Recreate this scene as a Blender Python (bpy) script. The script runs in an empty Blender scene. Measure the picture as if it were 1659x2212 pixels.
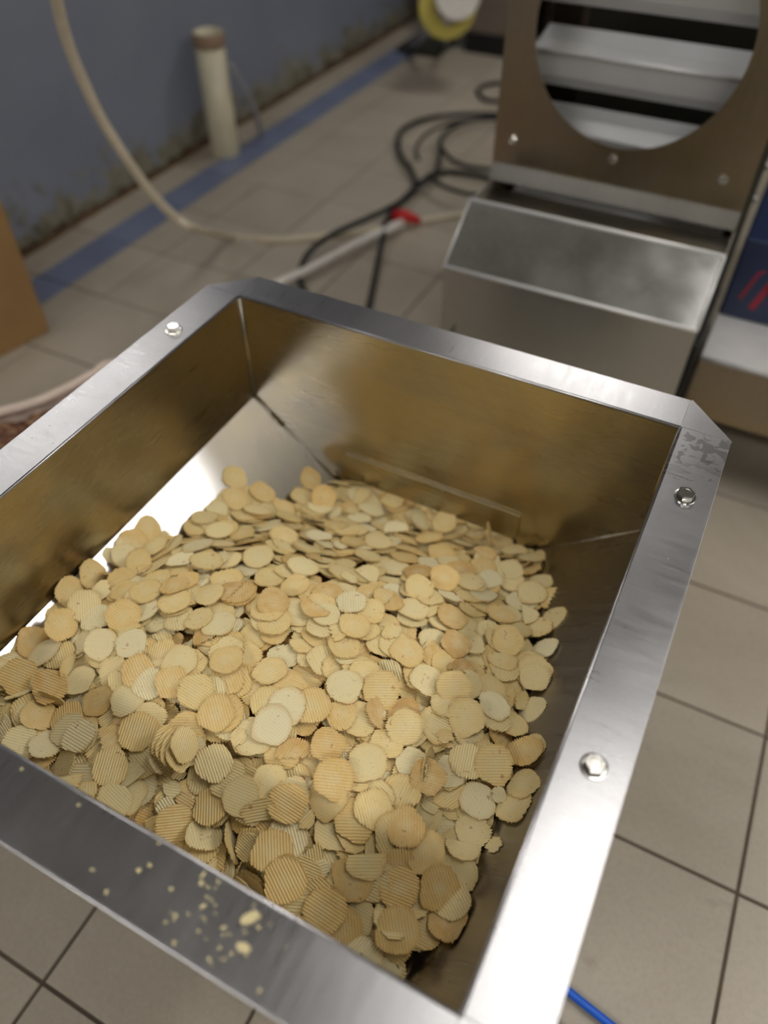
import bpy, bmesh, math, random
from mathutils import Vector, Matrix, Quaternion, noise

# ---------------------------------------------------------------- camera, light, exposure
scene = bpy.context.scene
COL = scene.collection
FLOOR = -0.696                       # hopper rim top is z = 0
CEIL = 2.10
FPX, PCX, PCY = 1632.5607848, 829.5, 1106.0
CAM = Vector((0.64632838, -0.78789594, 0.60827382))
YAW, PITCH = -0.47373, 0.82821
_f = Vector((math.sin(YAW)*math.cos(PITCH), math.cos(YAW)*math.cos(PITCH), -math.sin(PITCH)))
_r = _f.cross(Vector((0, 0, 1))).normalized(); _u = _r.cross(_f)
cam_data = bpy.data.cameras.new('camera')
cam = bpy.data.objects.new('camera', cam_data); COL.objects.link(cam)
M = Matrix((( _r.x, _u.x, -_f.x), (_r.y, _u.y, -_f.y), (_r.z, _u.z, -_f.z))).to_4x4()
M.translation = CAM
cam.matrix_world = M
cam_data.sensor_fit = 'VERTICAL'; cam_data.sensor_height = 36.0; cam_data.sensor_width = 27.0
cam_data.lens = FPX*36.0/2212.0
cam_data.clip_start = 0.02; cam_data.clip_end = 60
cam_data.dof.use_dof = True
cam_data.dof.focus_distance = 0.84
cam_data.dof.aperture_fstop = 1.95
scene.camera = cam

scene.view_settings.view_transform = 'Standard'
scene.view_settings.look = 'None'
scene.view_settings.gamma = 1.0
scene.view_settings.use_curve_mapping = False
scene.view_settings.exposure = 0.40
scene.cycles.max_bounces = 6
scene.cycles.diffuse_bounces = 3
scene.cycles.glossy_bounces = 4
scene.cycles.adaptive_threshold = 0.04
scene.cycles.sample_clamp_indirect = 6.0
scene.cycles.blur_glossy = 0.5
world = bpy.data.worlds.new('world'); scene.world = world
world.use_nodes = True
world.node_tree.nodes['Background'].inputs[0].default_value = (0.75, 0.82, 0.95, 1)
world.node_tree.nodes['Background'].inputs[1].default_value = 0.3
# ceiling light fittings, plus added fill lights behind the camera: (x, y, length_x, length_y, strength)
LIGHTS = [
    (0.93, -0.02, 0.30, 1.20, 6.6, 'steel'),
    (0.02, 2.96, 0.90, 0.34, 12.5, 'elevator'),
    (2.30, 0.45, 0.30, 1.20, 16.0, 'right'),
    (2.30, 1.85, 0.30, 1.20, 9.0, 'right2'),
    (1.9, -2.30, 1.20, 0.30, 14.0, 'behind'),  # added fill light for the chips, an invented fitting
    (-0.5, -2.30, 1.20, 0.30, 14.0, 'behind2'),  # second added fill, also an invented fitting
]

def pix(px, py, z=None, y=None, dist=None):
    """World point under photograph pixel on a horizontal/vertical plane or at a distance."""
    d = _r*((px-PCX)/FPX) + _u*(-(py-PCY)/FPX) + _f
    if z is not None: t = (z-CAM.z)/d.z
    elif y is not None: t = (y-CAM.y)/d.y
    else: t = dist/d.length
    return CAM + d*t

# ---------------------------------------------------------------- materials
def srgb(r, g, b):
    f = lambda c: (c/255/12.92) if c/255 <= .04045 else ((c/255+.055)/1.055)**2.4
    return (f(r), f(g), f(b), 1)

class NT:
    def __init__(s, name):
        s.m = bpy.data.materials.new(name); s.m.use_nodes = True
        s.n = s.m.node_tree.nodes; s.l = s.m.node_tree.links
        s.b = s.n['Principled BSDF']
    def node(s, t, **kw):
        n = s.n.new(t)
        for k, v in kw.items():
            if k.startswith('i_'):
                n.inputs[k[2:].replace('_', ' ')].default_value = v
            else: setattr(n, k, v)
        return n
    def link(s, a, b): s.l.new(a, b)
    def ramp(s, fac, stops):
        r = s.node('ShaderNodeValToRGB'); e = r.color_ramp.elements
        while len(e) < len(stops): e.new(.5)
        for i, (p, c) in enumerate(stops):
            e[i].position = p; e[i].color = c if len(c) == 4 else (*c, 1)
        s.link(fac, r.inputs[0]); return r.outputs[0]
    def noise(s, scale, detail=4, vec=None, rough=.55, dist=0):
        n = s.node('ShaderNodeTexNoise'); n.inputs['Scale'].default_value = scale
        n.inputs['Detail'].default_value = detail; n.inputs['Roughness'].default_value = rough
        n.inputs['Distortion'].default_value = dist
        if vec is not None: s.link(vec, n.inputs['Vector'])
        return n.outputs['Fac']
    def coords(s, kind='Object', scale=(1, 1, 1), rot=(0, 0, 0)):
        t = s.node('ShaderNodeTexCoord'); m = s.node('ShaderNodeMapping')
        m.inputs['Scale'].default_value = scale; m.inputs['Rotation'].default_value = rot
        s.link(t.outputs[kind], m.inputs[0]); return m.outputs[0]
    def mix(s, fac, a, b, mode='MIX'):
        n = s.node('ShaderNodeMix', data_type='RGBA', blend_type=mode)
        for i, v in ((0, fac), (6, a), (7, b)):
            if hasattr(v, 'links') or hasattr(v, 'is_linked'): s.link(v, n.inputs[i])
            else: n.inputs[i].default_value = v
        return n.outputs[2]
    def math(s, op, a, b=0.0):
        n = s.node('ShaderNodeMath', operation=op)
        for i, v in ((0, a), (1, b)):
            if hasattr(v, 'is_linked'): s.link(v, n.inputs[i])
            else: n.inputs[i].default_value = v
        return n.outputs[0]
    def bump(s, h, strength, dist=.001):
        b = s.node('ShaderNodeBump'); b.inputs['Strength'].default_value = strength
        b.inputs['Distance'].default_value = dist
        s.link(h, b.inputs['Height']); s.link(b.outputs[0], s.b.inputs['Normal'])

def plain(name, col, rough=.5, metal=0.0, var=.0, scale=8):
    t = NT(name); t.b.inputs['Roughness'].default_value = rough; t.b.inputs['Metallic'].default_value = metal
    if var:
        n = t.noise(scale, 4, t.coords())
        c2 = tuple(max(0, c*(1-var)) for c in col[:3])+(1,); c1 = tuple(min(1, c*(1+var)) for c in col[:3])+(1,)
        t.link(t.ramp(n, [(.3, c2), (.7, c1)]), t.b.inputs['Base Color'])
    else: t.b.inputs['Base Color'].default_value = col
    return t.m

def steel(name, base, dark, rough=(.22, .36), streak=(1, 1, 1), bump=.15, smear=6.0, stain_or_reflection=None, film=(.25, .8), spots=None):
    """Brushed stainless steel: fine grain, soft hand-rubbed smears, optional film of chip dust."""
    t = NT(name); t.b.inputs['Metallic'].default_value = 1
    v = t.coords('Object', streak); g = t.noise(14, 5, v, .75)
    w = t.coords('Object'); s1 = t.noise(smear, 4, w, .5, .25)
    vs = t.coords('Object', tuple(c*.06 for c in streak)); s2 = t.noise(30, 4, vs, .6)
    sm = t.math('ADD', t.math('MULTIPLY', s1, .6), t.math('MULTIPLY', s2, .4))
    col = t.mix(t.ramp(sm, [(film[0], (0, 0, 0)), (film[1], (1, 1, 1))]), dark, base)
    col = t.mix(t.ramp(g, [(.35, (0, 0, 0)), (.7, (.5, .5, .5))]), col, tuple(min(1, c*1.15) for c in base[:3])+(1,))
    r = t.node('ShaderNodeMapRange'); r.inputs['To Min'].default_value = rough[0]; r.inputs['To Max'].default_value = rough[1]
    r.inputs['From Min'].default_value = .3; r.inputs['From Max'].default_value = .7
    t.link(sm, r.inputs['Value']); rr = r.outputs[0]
    if stain_or_reflection:
        s3 = t.noise(stain_or_reflection[1], 5, w, .6, .5)
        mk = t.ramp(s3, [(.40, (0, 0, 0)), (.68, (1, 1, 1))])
        col = t.mix(t.math('MULTIPLY', mk, stain_or_reflection[2]), col, stain_or_reflection[0])
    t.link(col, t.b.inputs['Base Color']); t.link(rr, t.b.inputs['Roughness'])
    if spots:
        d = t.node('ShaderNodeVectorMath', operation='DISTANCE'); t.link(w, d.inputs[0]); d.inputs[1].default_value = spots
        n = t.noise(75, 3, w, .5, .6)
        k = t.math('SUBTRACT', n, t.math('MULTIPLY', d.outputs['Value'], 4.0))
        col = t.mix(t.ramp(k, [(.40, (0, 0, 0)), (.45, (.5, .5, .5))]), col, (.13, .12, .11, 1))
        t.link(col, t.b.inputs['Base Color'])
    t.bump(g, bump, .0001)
    return t.m

M_RIM_Y = steel('brushed_rim_steel', (.57, .57, .59, 1), (.40, .40, .42, 1), (.25, .37), (10, 90, 10), .35, 7, None, (.25, .8), (.683, -.028, 0))
M_RIM_X = steel('brushed_rim_steel_cross', (.57, .57, .59, 1), (.40, .40, .42, 1), (.25, .37), (90, 10, 10), .35, 7)
M_IN = steel('hopper_inner_steel', (.46, .42, .34, 1), (.26, .23, .18, 1), (.22, .36), (3, 3, 40), .12, 4, ((.50, .415, .245, 1), 7, .7))  # golden base and patches carry the chips' reflection, mottled like oily smears
M_SLOPE = steel('hopper_slope_steel', (.60, .60, .61, 1), (.50, .50, .51, 1), (.20, .28), (4, 60, 4), .08, 4)
M_SLOPE_R = steel('hopper_slope_steel_dusty', (.52, .50, .47, 1), (.42, .40, .36, 1), (.22, .32), (4, 60, 4), .08, 4)  # slightly darker and warmer than the left slope steel
M_WELD = plain('weld_bead_steel', (.55, .52, .45, 1), .35, 1)
M_BOLT = plain('bolt_steel', (.62, .61, .58, 1), .18, 1, .15, 200)
M_DULLB = plain('dull_bolt', (.30, .29, .27, 1), .5, 1)
M_MACH = steel('elevator_panel_steel', (.42, .36, .28, 1), (.30, .25, .19, 1), (.26, .38), (60, 4, 4), .08, 3, ((.40, .31, .15, 1), 3, .5))
M_MACHL = steel('elevator_bright_steel', (.58, .57, .55, 1), (.42, .41, .39, 1), (.28, .42), (60, 4, 4), .08, 5)
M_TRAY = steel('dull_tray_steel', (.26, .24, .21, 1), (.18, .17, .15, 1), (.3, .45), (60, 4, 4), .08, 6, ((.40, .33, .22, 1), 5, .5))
M_PLATE = plain('bright_scuffed_plate', (.78, .78, .78, 1), .45, .4, .08, 9)  # whitish base stands in for a bright reflection on the steel
M_FLANGE = steel('flange_steel', (.30, .285, .26, 1), (.20, .19, .17, 1), (.28, .42), (60, 4, 4), .08, 6)
M_LID = steel('chute_lid_steel', (.66, .66, .66, 1), (.50, .50, .50, 1), (.17, .27), (5, 5, 5), .15, 9)
M_FACE = steel('chute_face_steel', (.66, .65, .61, 1), (.56, .55, .51, 1), (.42, .55), (60, 4, 4), .05, 3)
M_BUCKET = plain('bucket_white_steel', (.80, .82, .84, 1), .40, .35, .05, 5)
M_DARK = plain('machine_inner_dark', srgb(60, 60, 52), .5, .3, .2, 5)
M_BLACK = plain('black_rubber', srgb(22, 22, 24), .5)
M_RUBBER_SHADE = plain('black_gasket', srgb(14, 14, 15), .6)  # rubber of the spout sleeve, also the shade strip beside the chute box
M_WHITEHOSE = plain('cream_hose', srgb(214, 203, 180), .45, 0, .06, 30)
M_WHITEHOSE2 = plain('white_hose', srgb(226, 222, 216), .4, 0, .05, 30)
M_RED = plain('red_tape', srgb(205, 28, 34), .4)
M_BLUEHOSE = plain('blue_air_line', srgb(10, 98, 220), .35)
M_CARD = plain('cardboard', srgb(158, 124, 80), .8, 0, .08, 12)
M_CARD2 = plain('cardboard_tape', srgb(178, 148, 100), .4)
M_PVC = plain('pvc_pipe', srgb(205, 198, 172), .4, 0, .08, 14)
M_GREY = plain('grey_bracket', srgb(150, 150, 158), .45)
M_NAVY = plain('navy_enamel', srgb(28, 42, 74), .4, 0, .15, 9)
M_REDP = plain('red_print', srgb(150, 18, 44), .5)
M_YEL = plain('yellow_plastic', srgb(198, 184, 84), .5)
M_CAB = plain('taupe_cabinet_paint', srgb(132, 118, 108), .5, .1, .08, 4)
M_SACK = plain('sack_rim', srgb(222, 204, 190), .6, 0, .05, 20)
M_GROUT = plain('tile_grout', srgb(94, 82, 70), .9, 0, .2, 14)
M_BLUETILE = plain('blue_strip_tile', srgb(116, 126, 154), .4, 0, .10, 5)
M_CEIL = plain('ceiling_paint', srgb(168, 166, 162), .8)
M_WALLW = plain('pale_wall_paint', srgb(170, 168, 162), .7, 0, .04, 3)
M_FIX = plain('light_fitting_body', srgb(230, 230, 230), .5)

def cocoa():
    t = NT('brown_clumps'); v = t.coords()
    n = t.noise(26, 6, v, .7); t.link(t.ramp(n, [(.35, srgb(66, 42, 34)), (.5, srgb(120, 84, 62)), (.66, srgb(186, 158, 128))]), t.b.inputs['Base Color'])
    t.b.inputs['Roughness'].default_value = .9; return t.m
M_COCOA = cocoa()

def tile_mat():
    t = NT('beige_floor_tile'); v = t.coords('Object')
    oi = t.node('ShaderNodeObjectInfo'); n1 = t.noise(5, 5, v, .6); n2 = t.noise(120, 3, v, .7)
    add = t.node('ShaderNodeVectorMath', operation='ADD'); t.link(oi.outputs['Location'], add.inputs[0]); t.link(v, add.inputs[1])
    n3 = t.noise(2.2, 6, add.outputs[0], .7, .6)
    c = t.ramp(n3, [(.3, srgb(168, 158, 142)), (.7, srgb(190, 181, 165))])
    c = t.mix(t.ramp(n2, [(.42, (0, 0, 0)), (.7, (.25, .25, .25))]), c, srgb(140, 128, 112))
    n4 = t.noise(11, 7, add.outputs[0], .75, .4)
    c = t.mix(t.ramp(n4, [(.62, (0, 0, 0)), (.76, (.5, .5, .5))]), c, srgb(118, 104, 88))
    hv = t.node('ShaderNodeHueSaturation'); t.link(c, hv.inputs['Color'])
    mr = t.node('ShaderNodeMapRange'); mr.inputs['To Min'].default_value = .94; mr.inputs['To Max'].default_value = 1.05
    t.link(oi.outputs['Random'], mr.inputs['Value']); t.link(mr.outputs[0], hv.inputs['Value'])
    t.link(hv.outputs[0], t.b.inputs['Base Color'])
    r = t.node('ShaderNodeMapRange'); r.inputs['To Min'].default_value = .3; r.inputs['To Max'].default_value = .5
    t.link(n3, r.inputs['Value']); t.link(r.outputs[0], t.b.inputs['Roughness'])
    return t.m
M_TILE = tile_mat()

def wall_paint():
    t = NT('blue_grey_wall_paint'); v = t.coords('Object')
    n1 = t.noise(1.6, 5, v, .6); c = t.ramp(n1, [(.3, srgb(122, 128, 146)), (.7, srgb(140, 146, 162))])
    sep = t.node('ShaderNodeSeparateXYZ'); t.link(v, sep.inputs[0])
    # flaking band low on the wall (wear with its own shape)
    h = t.node('ShaderNodeMapRange'); h.inputs['From Min'].default_value = FLOOR; h.inputs['From Max'].default_value = FLOOR+.32
    h.inputs['To Min'].default_value = .34; h.inputs['To Max'].default_value = -.18
    t.link(sep.outputs['Z'], h.inputs['Value'])
    n2 = t.noise(9, 7, v, .7, .8); m = t.math('ADD', n2, h.outputs[0])
    mk = t.ramp(m, [(.60, (0, 0, 0)), (.70, (1, 1, 1))])
    fl = t.ramp(t.noise(14, 5, v, .7), [(.36, srgb(84, 72, 52)), (.5, srgb(128, 124, 108)), (.7, srgb(150, 148, 138))])
    c = t.mix(mk, c, fl)
    h2 = t.node('ShaderNodeMapRange'); h2.inputs['From Min'].default_value = FLOOR; h2.inputs['From Max'].default_value = FLOOR+.06
    h2.inputs['To Min'].default_value = .42; h2.inputs['To Max'].default_value = -.2
    t.link(sep.outputs['Z'], h2.inputs['Value'])
    mk2 = t.ramp(t.math('ADD', n2, h2.outputs[0]), [(.6, (0, 0, 0)), (.72, (1, 1, 1))])
    c = t.mix(mk2, c, srgb(70, 52, 34))
    t.link(c, t.b.inputs['Base Color']); t.b.inputs['Roughness'].default_value = .55
    t.bump(n2, .3, .004); return t.m
M_WALL = wall_paint()

def chip_mat():
    """Corn-yellow baked crisp: paler heart, toasted rim, sparse brown specks; 'tone' differs per chip."""
    t = NT('ridged_chip'); uv = t.node('ShaderNodeUVMap'); uv.uv_map = 'disc'
    at = t.node('ShaderNodeAttribute'); at.attribute_name = 'tone'; at.attribute_type = 'GEOMETRY'
    oi = t.node('ShaderNodeAttribute'); oi.attribute_name = 'tone_obj'; oi.attribute_type = 'OBJECT'
    tone = t.math('ADD', at.outputs['Fac'], oi.outputs['Fac'])
    off = t.node('ShaderNodeCombineXYZ'); t.link(t.math('MULTIPLY', tone, 57.3), off.inputs['Z'])
    cen = t.node('ShaderNodeVectorMath', operation='SUBTRACT'); t.link(uv.outputs[0], cen.inputs[0]); cen.inputs[1].default_value = (.5, .5, 0)
    sep = t.node('ShaderNodeVectorMath', operation='ADD'); t.link(cen.outputs[0], sep.inputs[0]); t.link(off.outputs[0], sep.inputs[1])
    ln = t.node('ShaderNodeVectorMath', operation='LENGTH'); t.link(cen.outputs[0], ln.inputs[0])
    c = t.ramp(tone, [(.0, srgb(244, 233, 192)), (.12, srgb(240, 226, 176)), (.45, srgb(239, 215, 152)), (.75, srgb(233, 199, 130)), (1.0, srgb(208, 168, 104))])
    n1 = t.noise(2.6, 4, sep.outputs[0], .6, .5)
    c = t.mix(t.ramp(n1, [(.38, (0, 0, 0)), (.72, (.45, .45, .45))]), c, srgb(247, 232, 184))
    # pale heart inside an irregular ring
    rad = t.math('ADD', ln.outputs['Value'], t.math('MULTIPLY', t.math('SUBTRACT', n1, .5), .16))
    heart = t.ramp(rad, [(.10, (.30, .30, .30)), (.24, (.0, .0, .0)), (.40, (0, 0, 0)), (.5, (0, 0, 0))])
    c = t.mix(heart, c, srgb(242, 230, 186))
    edge = t.ramp(rad, [(.37, (0, 0, 0)), (.49, (.42, .42, .42))])
    c = t.mix(edge, c, srgb(222, 176, 98))
    n2 = t.noise(17, 3, sep.outputs[0], .7)
    c = t.mix(t.ramp(n2, [(.63, (0, 0, 0)), (.71, (.6, .6, .6))]), c, srgb(168, 116, 66))
    n3 = t.noise(5.5, 2, sep.outputs[0], .5)
    c = t.mix(t.ramp(n3, [(.69, (0, 0, 0)), (.76, (.55, .55, .55))]), c, srgb(168, 92, 56))
    t.link(c, t.b.inputs['Base Color']); t.b.inputs['Roughness'].default_value = .62
    t.b.inputs['Specular IOR Level'].default_value = .3
    n4 = t.noise(45, 4, sep.outputs[0], .7); t.bump(n4, .6, .0006)
    return t.m
M_CHIP = chip_mat()

def emis(name, strength, col=(1, .96, .9)):
    t = NT(name); t.b.inputs['Emission Color'].default_value = (*col, 1)
    t.b.inputs['Emission Strength'].default_value = strength
    t.b.inputs['Base Color'].default_value = (.8, .8, .8, 1); return t.m

# ---------------------------------------------------------------- helpers
def empty(name, loc=(0, 0, 0), label=None, cat=None, group=None):
    o = bpy.data.objects.new(name, None); COL.objects.link(o); o.location = loc
    o.empty_display_size = .05
    return tag(o, label, cat, group)
def tag(o, label=None, cat=None, group=None, kind=None):
    if label: o['label'] = label
    if cat: o['category'] = cat
    if group: o['group'] = group
    if kind: o['kind'] = kind
    return o
def put(name, bm, mat, parent=None, smooth=False):
    me = bpy.data.meshes.new(name)
    bmesh.ops.recalc_face_normals(bm, faces=bm.faces)
    if smooth:
        for f in bm.faces: f.smooth = True
    bm.to_mesh(me); bm.free(); me.materials.append(mat)
    return inst(name, me, parent)
def inst(name, me, parent=None, loc=None):
    o = bpy.data.objects.new(name, me); COL.objects.link(o)
    if loc is not None: o.location = loc
    if parent:
        o.parent = parent
        if loc is None:
            o.location = -Vector(parent.location)     # geometry was given in world space
        else: o.location = Vector(loc)-Vector(parent.location)
    return o
def box(bm, a, b, bevel=0):
    r = bmesh.ops.create_cube(bm, size=1)
    for v in r['verts']:
        v.co = Vector([a[i]+(b[i]-a[i])*(v.co[i]+.5) for i in range(3)])
    if bevel:
        es = list({e for v in r['verts'] for e in v.link_edges})
        bmesh.ops.bevel(bm, geom=es, offset=bevel, segments=2, affect='EDGES', profile=.5)
def boxo(name, a, b, mat, parent=None, bevel=0):
    bm = bmesh.new(); box(bm, a, b, bevel); return put(name, bm, mat, parent)
def slab(bm, pts, n, th):
    """Thick plate from a planar polygon, extruded along n by th."""
    n = Vector(n).normalized()*th
    a = [bm.verts.new(p) for p in pts]; b = [bm.verts.new(Vector(p)+n) for p in pts]
    bm.faces.new(a); bm.faces.new(b[::-1])
    for i in range(len(a)):
        j = (i+1) % len(a); bm.faces.new((a[i], b[i], b[j], a[j]))
def slabo(name, pts, n, th, mat, parent=None, bevel=0):
    bm = bmesh.new(); slab(bm, pts, n, th)
    if bevel: bmesh.ops.bevel(bm, geom=bm.edges[:], offset=bevel, segments=2, affect='EDGES')
    return put(name, bm, mat, parent)
def spline(pts, n=8):
    P = [Vector(p) for p in pts]; P = [P[0]*2-P[1]]+P+[P[-1]*2-P[-2]]; out = []
    for i in range(1, len(P)-2):
        for k in range(n):
            t = k/n; a, b, c, d = P[i-1:i+3]
            out.append(.5*((2*b)+(c-a)*t+(2*a-5*b+4*c-d)*t*t+(3*b-a-3*c+d)*t**3))
    out.append(P[-2]); return out
def tube(bm, pts, r, seg=12):
    rings = []; N = len(pts); up = Vector((0, 0, 1))
    for i, p in enumerate(pts):
        p = Vector(p); t = (Vector(pts[min(i+1, N-1)])-Vector(pts[max(i-1, 0)])).normalized()
        s = t.cross(up)
        if s.length < .05: s = t.cross(Vector((1, 0, 0)))
        s.normalize(); w = s.cross(t)
        rr = r[i] if isinstance(r, (list, tuple)) else r
        rings.append([bm.verts.new(p+s*math.cos(6.28318*k/seg)*rr+w*math.sin(6.28318*k/seg)*rr) for k in range(seg)])
    for a, b in zip(rings, rings[1:]):
        for k in range(seg): bm.faces.new((a[k], a[(k+1) % seg], b[(k+1) % seg], b[k]))
    bm.faces.new(rings[0][::-1]); bm.faces.new(rings[-1])
def tubeo(name, pts, r, mat, parent=None, seg=12):
    bm = bmesh.new(); tube(bm, pts, r, seg); return put(name, bm, mat, parent, True)
def hexbolt(parent, loc, mat=M_BOLT, s=.0095, h=.0075, axis='Z', name='bolt'):
    bm = bmesh.new()
    def ring(r, z, n=6, ph=0): return [bm.verts.new((r*math.cos(ph+6.28318*k/n), r*math.sin(ph+6.28318*k/n), z)) for k in range(n)]
    w0 = ring(s*1.22, 0, 24); w1 = ring(s*1.22, h*.18, 24); w2 = ring(s*1.02, h*.2, 24)
    for a, b in ((w0, w1), (w1, w2)):
        for k in range(24): bm.faces.new((a[k], a[(k+1) % 24], b[(k+1) % 24], b[k]))
    bm.faces.new(w2)
    a = ring(s, h*.2); b = ring(s, h*.9); c = ring(s*.86, h); d = ring(s*.55, h*1.0, 12); e = ring(s*.50, h*.93, 12)
    for p, q in ((a, b), (b, c)):
        for k in range(6): bm.faces.new((p[k], p[(k+1) % 6], q[(k+1) % 6], q[k]))
    for k in range(6):
        bm.faces.new((c[k], c[(k+1) % 6], d[(2*k+2) % 12], d[2*k+1], d[2*k]))
    for k in range(12): bm.faces.new((d[k], d[(k+1) % 12], e[(k+1) % 12], e[k]))
    bm.faces.new(e)
    R = Matrix.Rotation(.35, 4, 'Z')
    if axis == '-Y': R = Matrix.Rotation(math.pi/2, 4, 'X') @ R
    if axis == 'X': R = Matrix.Rotation(math.pi/2, 4, 'Y') @ R
    bmesh.ops.transform(bm, matrix=Matrix.Translation(loc) @ R, verts=bm.verts)
    return put(name, bm, mat, parent)

# ---------------------------------------------------------------- room shell
XW = -1.525; X1 = 4.6; Y0 = -3.6; Y1 = 6.6
fl = boxo('floor', (XW-.1, Y0, FLOOR-.1), (X1, Y1, FLOOR-.0035), M_GROUT); tag(fl, kind='structure')
GX, GY, T = -1.1184, 0.6978, .300
def tile_mesh(w, d, mat):
    bm = bmesh.new(); box(bm, (-w/2, -d/2, -.006), (w/2, d/2, 0), 0)
    top = [e for e in bm.edges if all(v.co.z > -.001 for v in e.verts)]
    bmesh.ops.bevel(bm, geom=top, offset=.0012, segments=1, affect='EDGES')
    me = bpy.data.meshes.new('tile'); bmesh.ops.recalc_face_normals(bm, faces=bm.faces); bm.to_mesh(me); bm.free(); me.materials.append(mat); return me
g = .0055
full = tile_mesh(T-g, T-g, M_TILE); half = tile_mesh(.141-g, T-g, M_TILE); edge = tile_mesh(.128-g, T-g, M_TILE); blue = tile_mesh(.135-g, T-g, M_BLUETILE)
trng = random.Random(4)
def lay(me, x, y, name='tile'):
    o = inst(name, me, fl, (x, y, FLOOR+trng.uniform(-.0004, .0004))); return o
rest = bmesh.new()
for j in range(-14, 20):
    yc = GY+(j+.5)*T
    near = -4.2 <= j-0 < 9
    if -3 <= j < 12:
        lay(half, GX-.0705, yc); lay(blue, GX-.141-.0675, yc, 'blue_tile'); lay(edge, GX-.141-.135-.064, yc)
    else:
        for (x0, x1) in ((GX-.141, GX), (XW, GX-.276)): box(rest, (x0+g/2, yc-T/2+g/2, FLOOR-.006), (x1-g/2, yc+T/2-g/2, FLOOR))
    for i in range(0, 19):
        xc = GX+(i+.5)*T
        vis = (j >= -6 and j < 11) and (i <= 8) and (i < 7 or j < 4) and not (j < -2 and i < 2 and j > 99)
        if vis: lay(full, xc, yc)
        else: box(rest, (xc-T/2+g/2, yc-T/2+g/2, FLOOR-.006), (xc+T/2-g/2, yc+T/2-g/2, FLOOR))
o = put('distant_tiles', rest, M_TILE, fl); tag(o, kind='stuff')
w = boxo('wall_left', (XW-.1, Y0, FLOOR-.05), (XW, Y1, CEIL), M_WALL); tag(w, kind='structure')
w = boxo('wall_right', (X1, Y0, FLOOR-.05), (X1+.1, Y1, CEIL), M_WALLW); tag(w, kind='structure')
w = boxo('wall_back', (XW-.1, Y1, FLOOR-.05), (X1+.1, Y1+.1, CEIL), M_WALLW); tag(w, kind='structure')
w = boxo('wall_front', (XW-.1, Y0-.1, FLOOR-.05), (X1+.1, Y0, CEIL), M_WALLW); tag(w, kind='structure')
w = boxo('ceiling', (XW-.1, Y0-.1, CEIL), (X1+.1, Y1+.1, CEIL+.1), M_CEIL); tag(w, kind='structure')
# broken mortar fillet at the foot of the wall
bm = bmesh.new(); rr = random.Random(8)
prev = None
for k in range(170):
    y = -1+k*.045; a = .006+.012*abs(noise.noise(Vector((y*3, 1, 0))))+rr.uniform(0, .004)
    b = .008+.02*abs(noise.noise(Vector((y*4, 5, 0))))
    vs = [bm.verts.new((XW, y, FLOOR)), bm.verts.new((XW+a, y, FLOOR)), bm.verts.new((XW+a*.5, y, FLOOR+b*.6)), bm.verts.new((XW, y, FLOOR+b))]
    if prev:
        for q in range(3): bm.faces.new((prev[q], prev[q+1], vs[q+1], vs[q]))
    prev = vs
o = put('baseboard_left', bm, plain('old_mortar', srgb(96, 76, 52), .9, 0, .35, 22)); tag(o, kind='structure')
for (x, y, lx, ly, s, where) in LIGHTS:
    r = empty('ceiling_light', (x, y, CEIL), {'steel': 'long white ceiling light right above the hopper', 'elevator': 'long ceiling light above the bucket elevator',
        'left': 'long ceiling light near the blue wall', 'right': 'long ceiling light to the right of the hopper', 'right2': 'farther ceiling light to the right, beside the elevator',
        'behind': 'ceiling light nearer the front wall, on the right', 'behind2': 'ceiling light nearer the front wall, towards the blue wall'}[where], 'ceiling light', 'ceiling light fittings')
    boxo('housing', (x-lx/2-.02, y-ly/2-.02, CEIL-.05), (x+lx/2+.02, y+ly/2+.02, CEIL), M_FIX, r, .004)
    boxo('diffuser', (x-lx/2, y-ly/2, CEIL-.058), (x+lx/2, y+ly/2, CEIL-.05), emis('lamp_'+where, s), r)

wl = empty('wall_light', (XW, .75, 1.25), 'long tube light fixed high on the blue wall', 'wall light')  # added out of view to put a highlight on the left rim
boxo('housing', (XW, .05, 1.20), (XW+.05, 1.45, 1.34), M_FIX, wl, .004)
boxo('diffuser', (XW+.05, .08, 1.22), (XW+.06, 1.42, 1.32), emis('lamp_wall', 9), wl)
# ---------------------------------------------------------------- feed hopper
W, D, RW = .650, .680, .058
hop = empty('feed_hopper', (W/2, -D/2, FLOOR), 'square stainless steel feed hopper with wide brushed rim, full of chips', 'hopper')
def flange(name, outer, mat, skew=0):
    """One strip of the rim; outer = plan polygon."""
    bm = bmesh.new(); slab(bm, [(x, y, -.003) for x, y in outer], (0, 0, 1), .003)
    es = [e for e in bm.edges if all(v.co.z > -.001 for v in e.verts)]
    bmesh.ops.bevel(bm, geom=es, offset=.0012, segments=3, affect='EDGES')
    return put(name, bm, mat, hop)
flange('rim_flange', [(-RW, 0), (-RW, -D), (0, -D), (0, 0)], M_RIM_Y)
flange('rim_flange', [(W, 0), (W, -D), (W+RW, -D), (W+RW, 0)], M_RIM_Y)
flange('rim_flange', [(0, 0), (W, 0), (W, RW-.001), (0, RW-.001)], M_RIM_X)
flange('rim_flange', [(0, -D), (0, -D-RW), (W, -D-RW), (W, -D)], M_RIM_X)
for (cx, sx) in ((0, -1), (W, 1)):
    for (cy, sy) in ((0, 1), (-D, -1)):
        q = [(cx, cy, -.0032), (cx+sx*RW, cy, -.0036), (cx, cy+sy*RW, -.0030)]
        slabo('corner_gusset', q, (sx*.012, sy*.004, 1), .003, M_RIM_X, hop, .0006)
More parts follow.
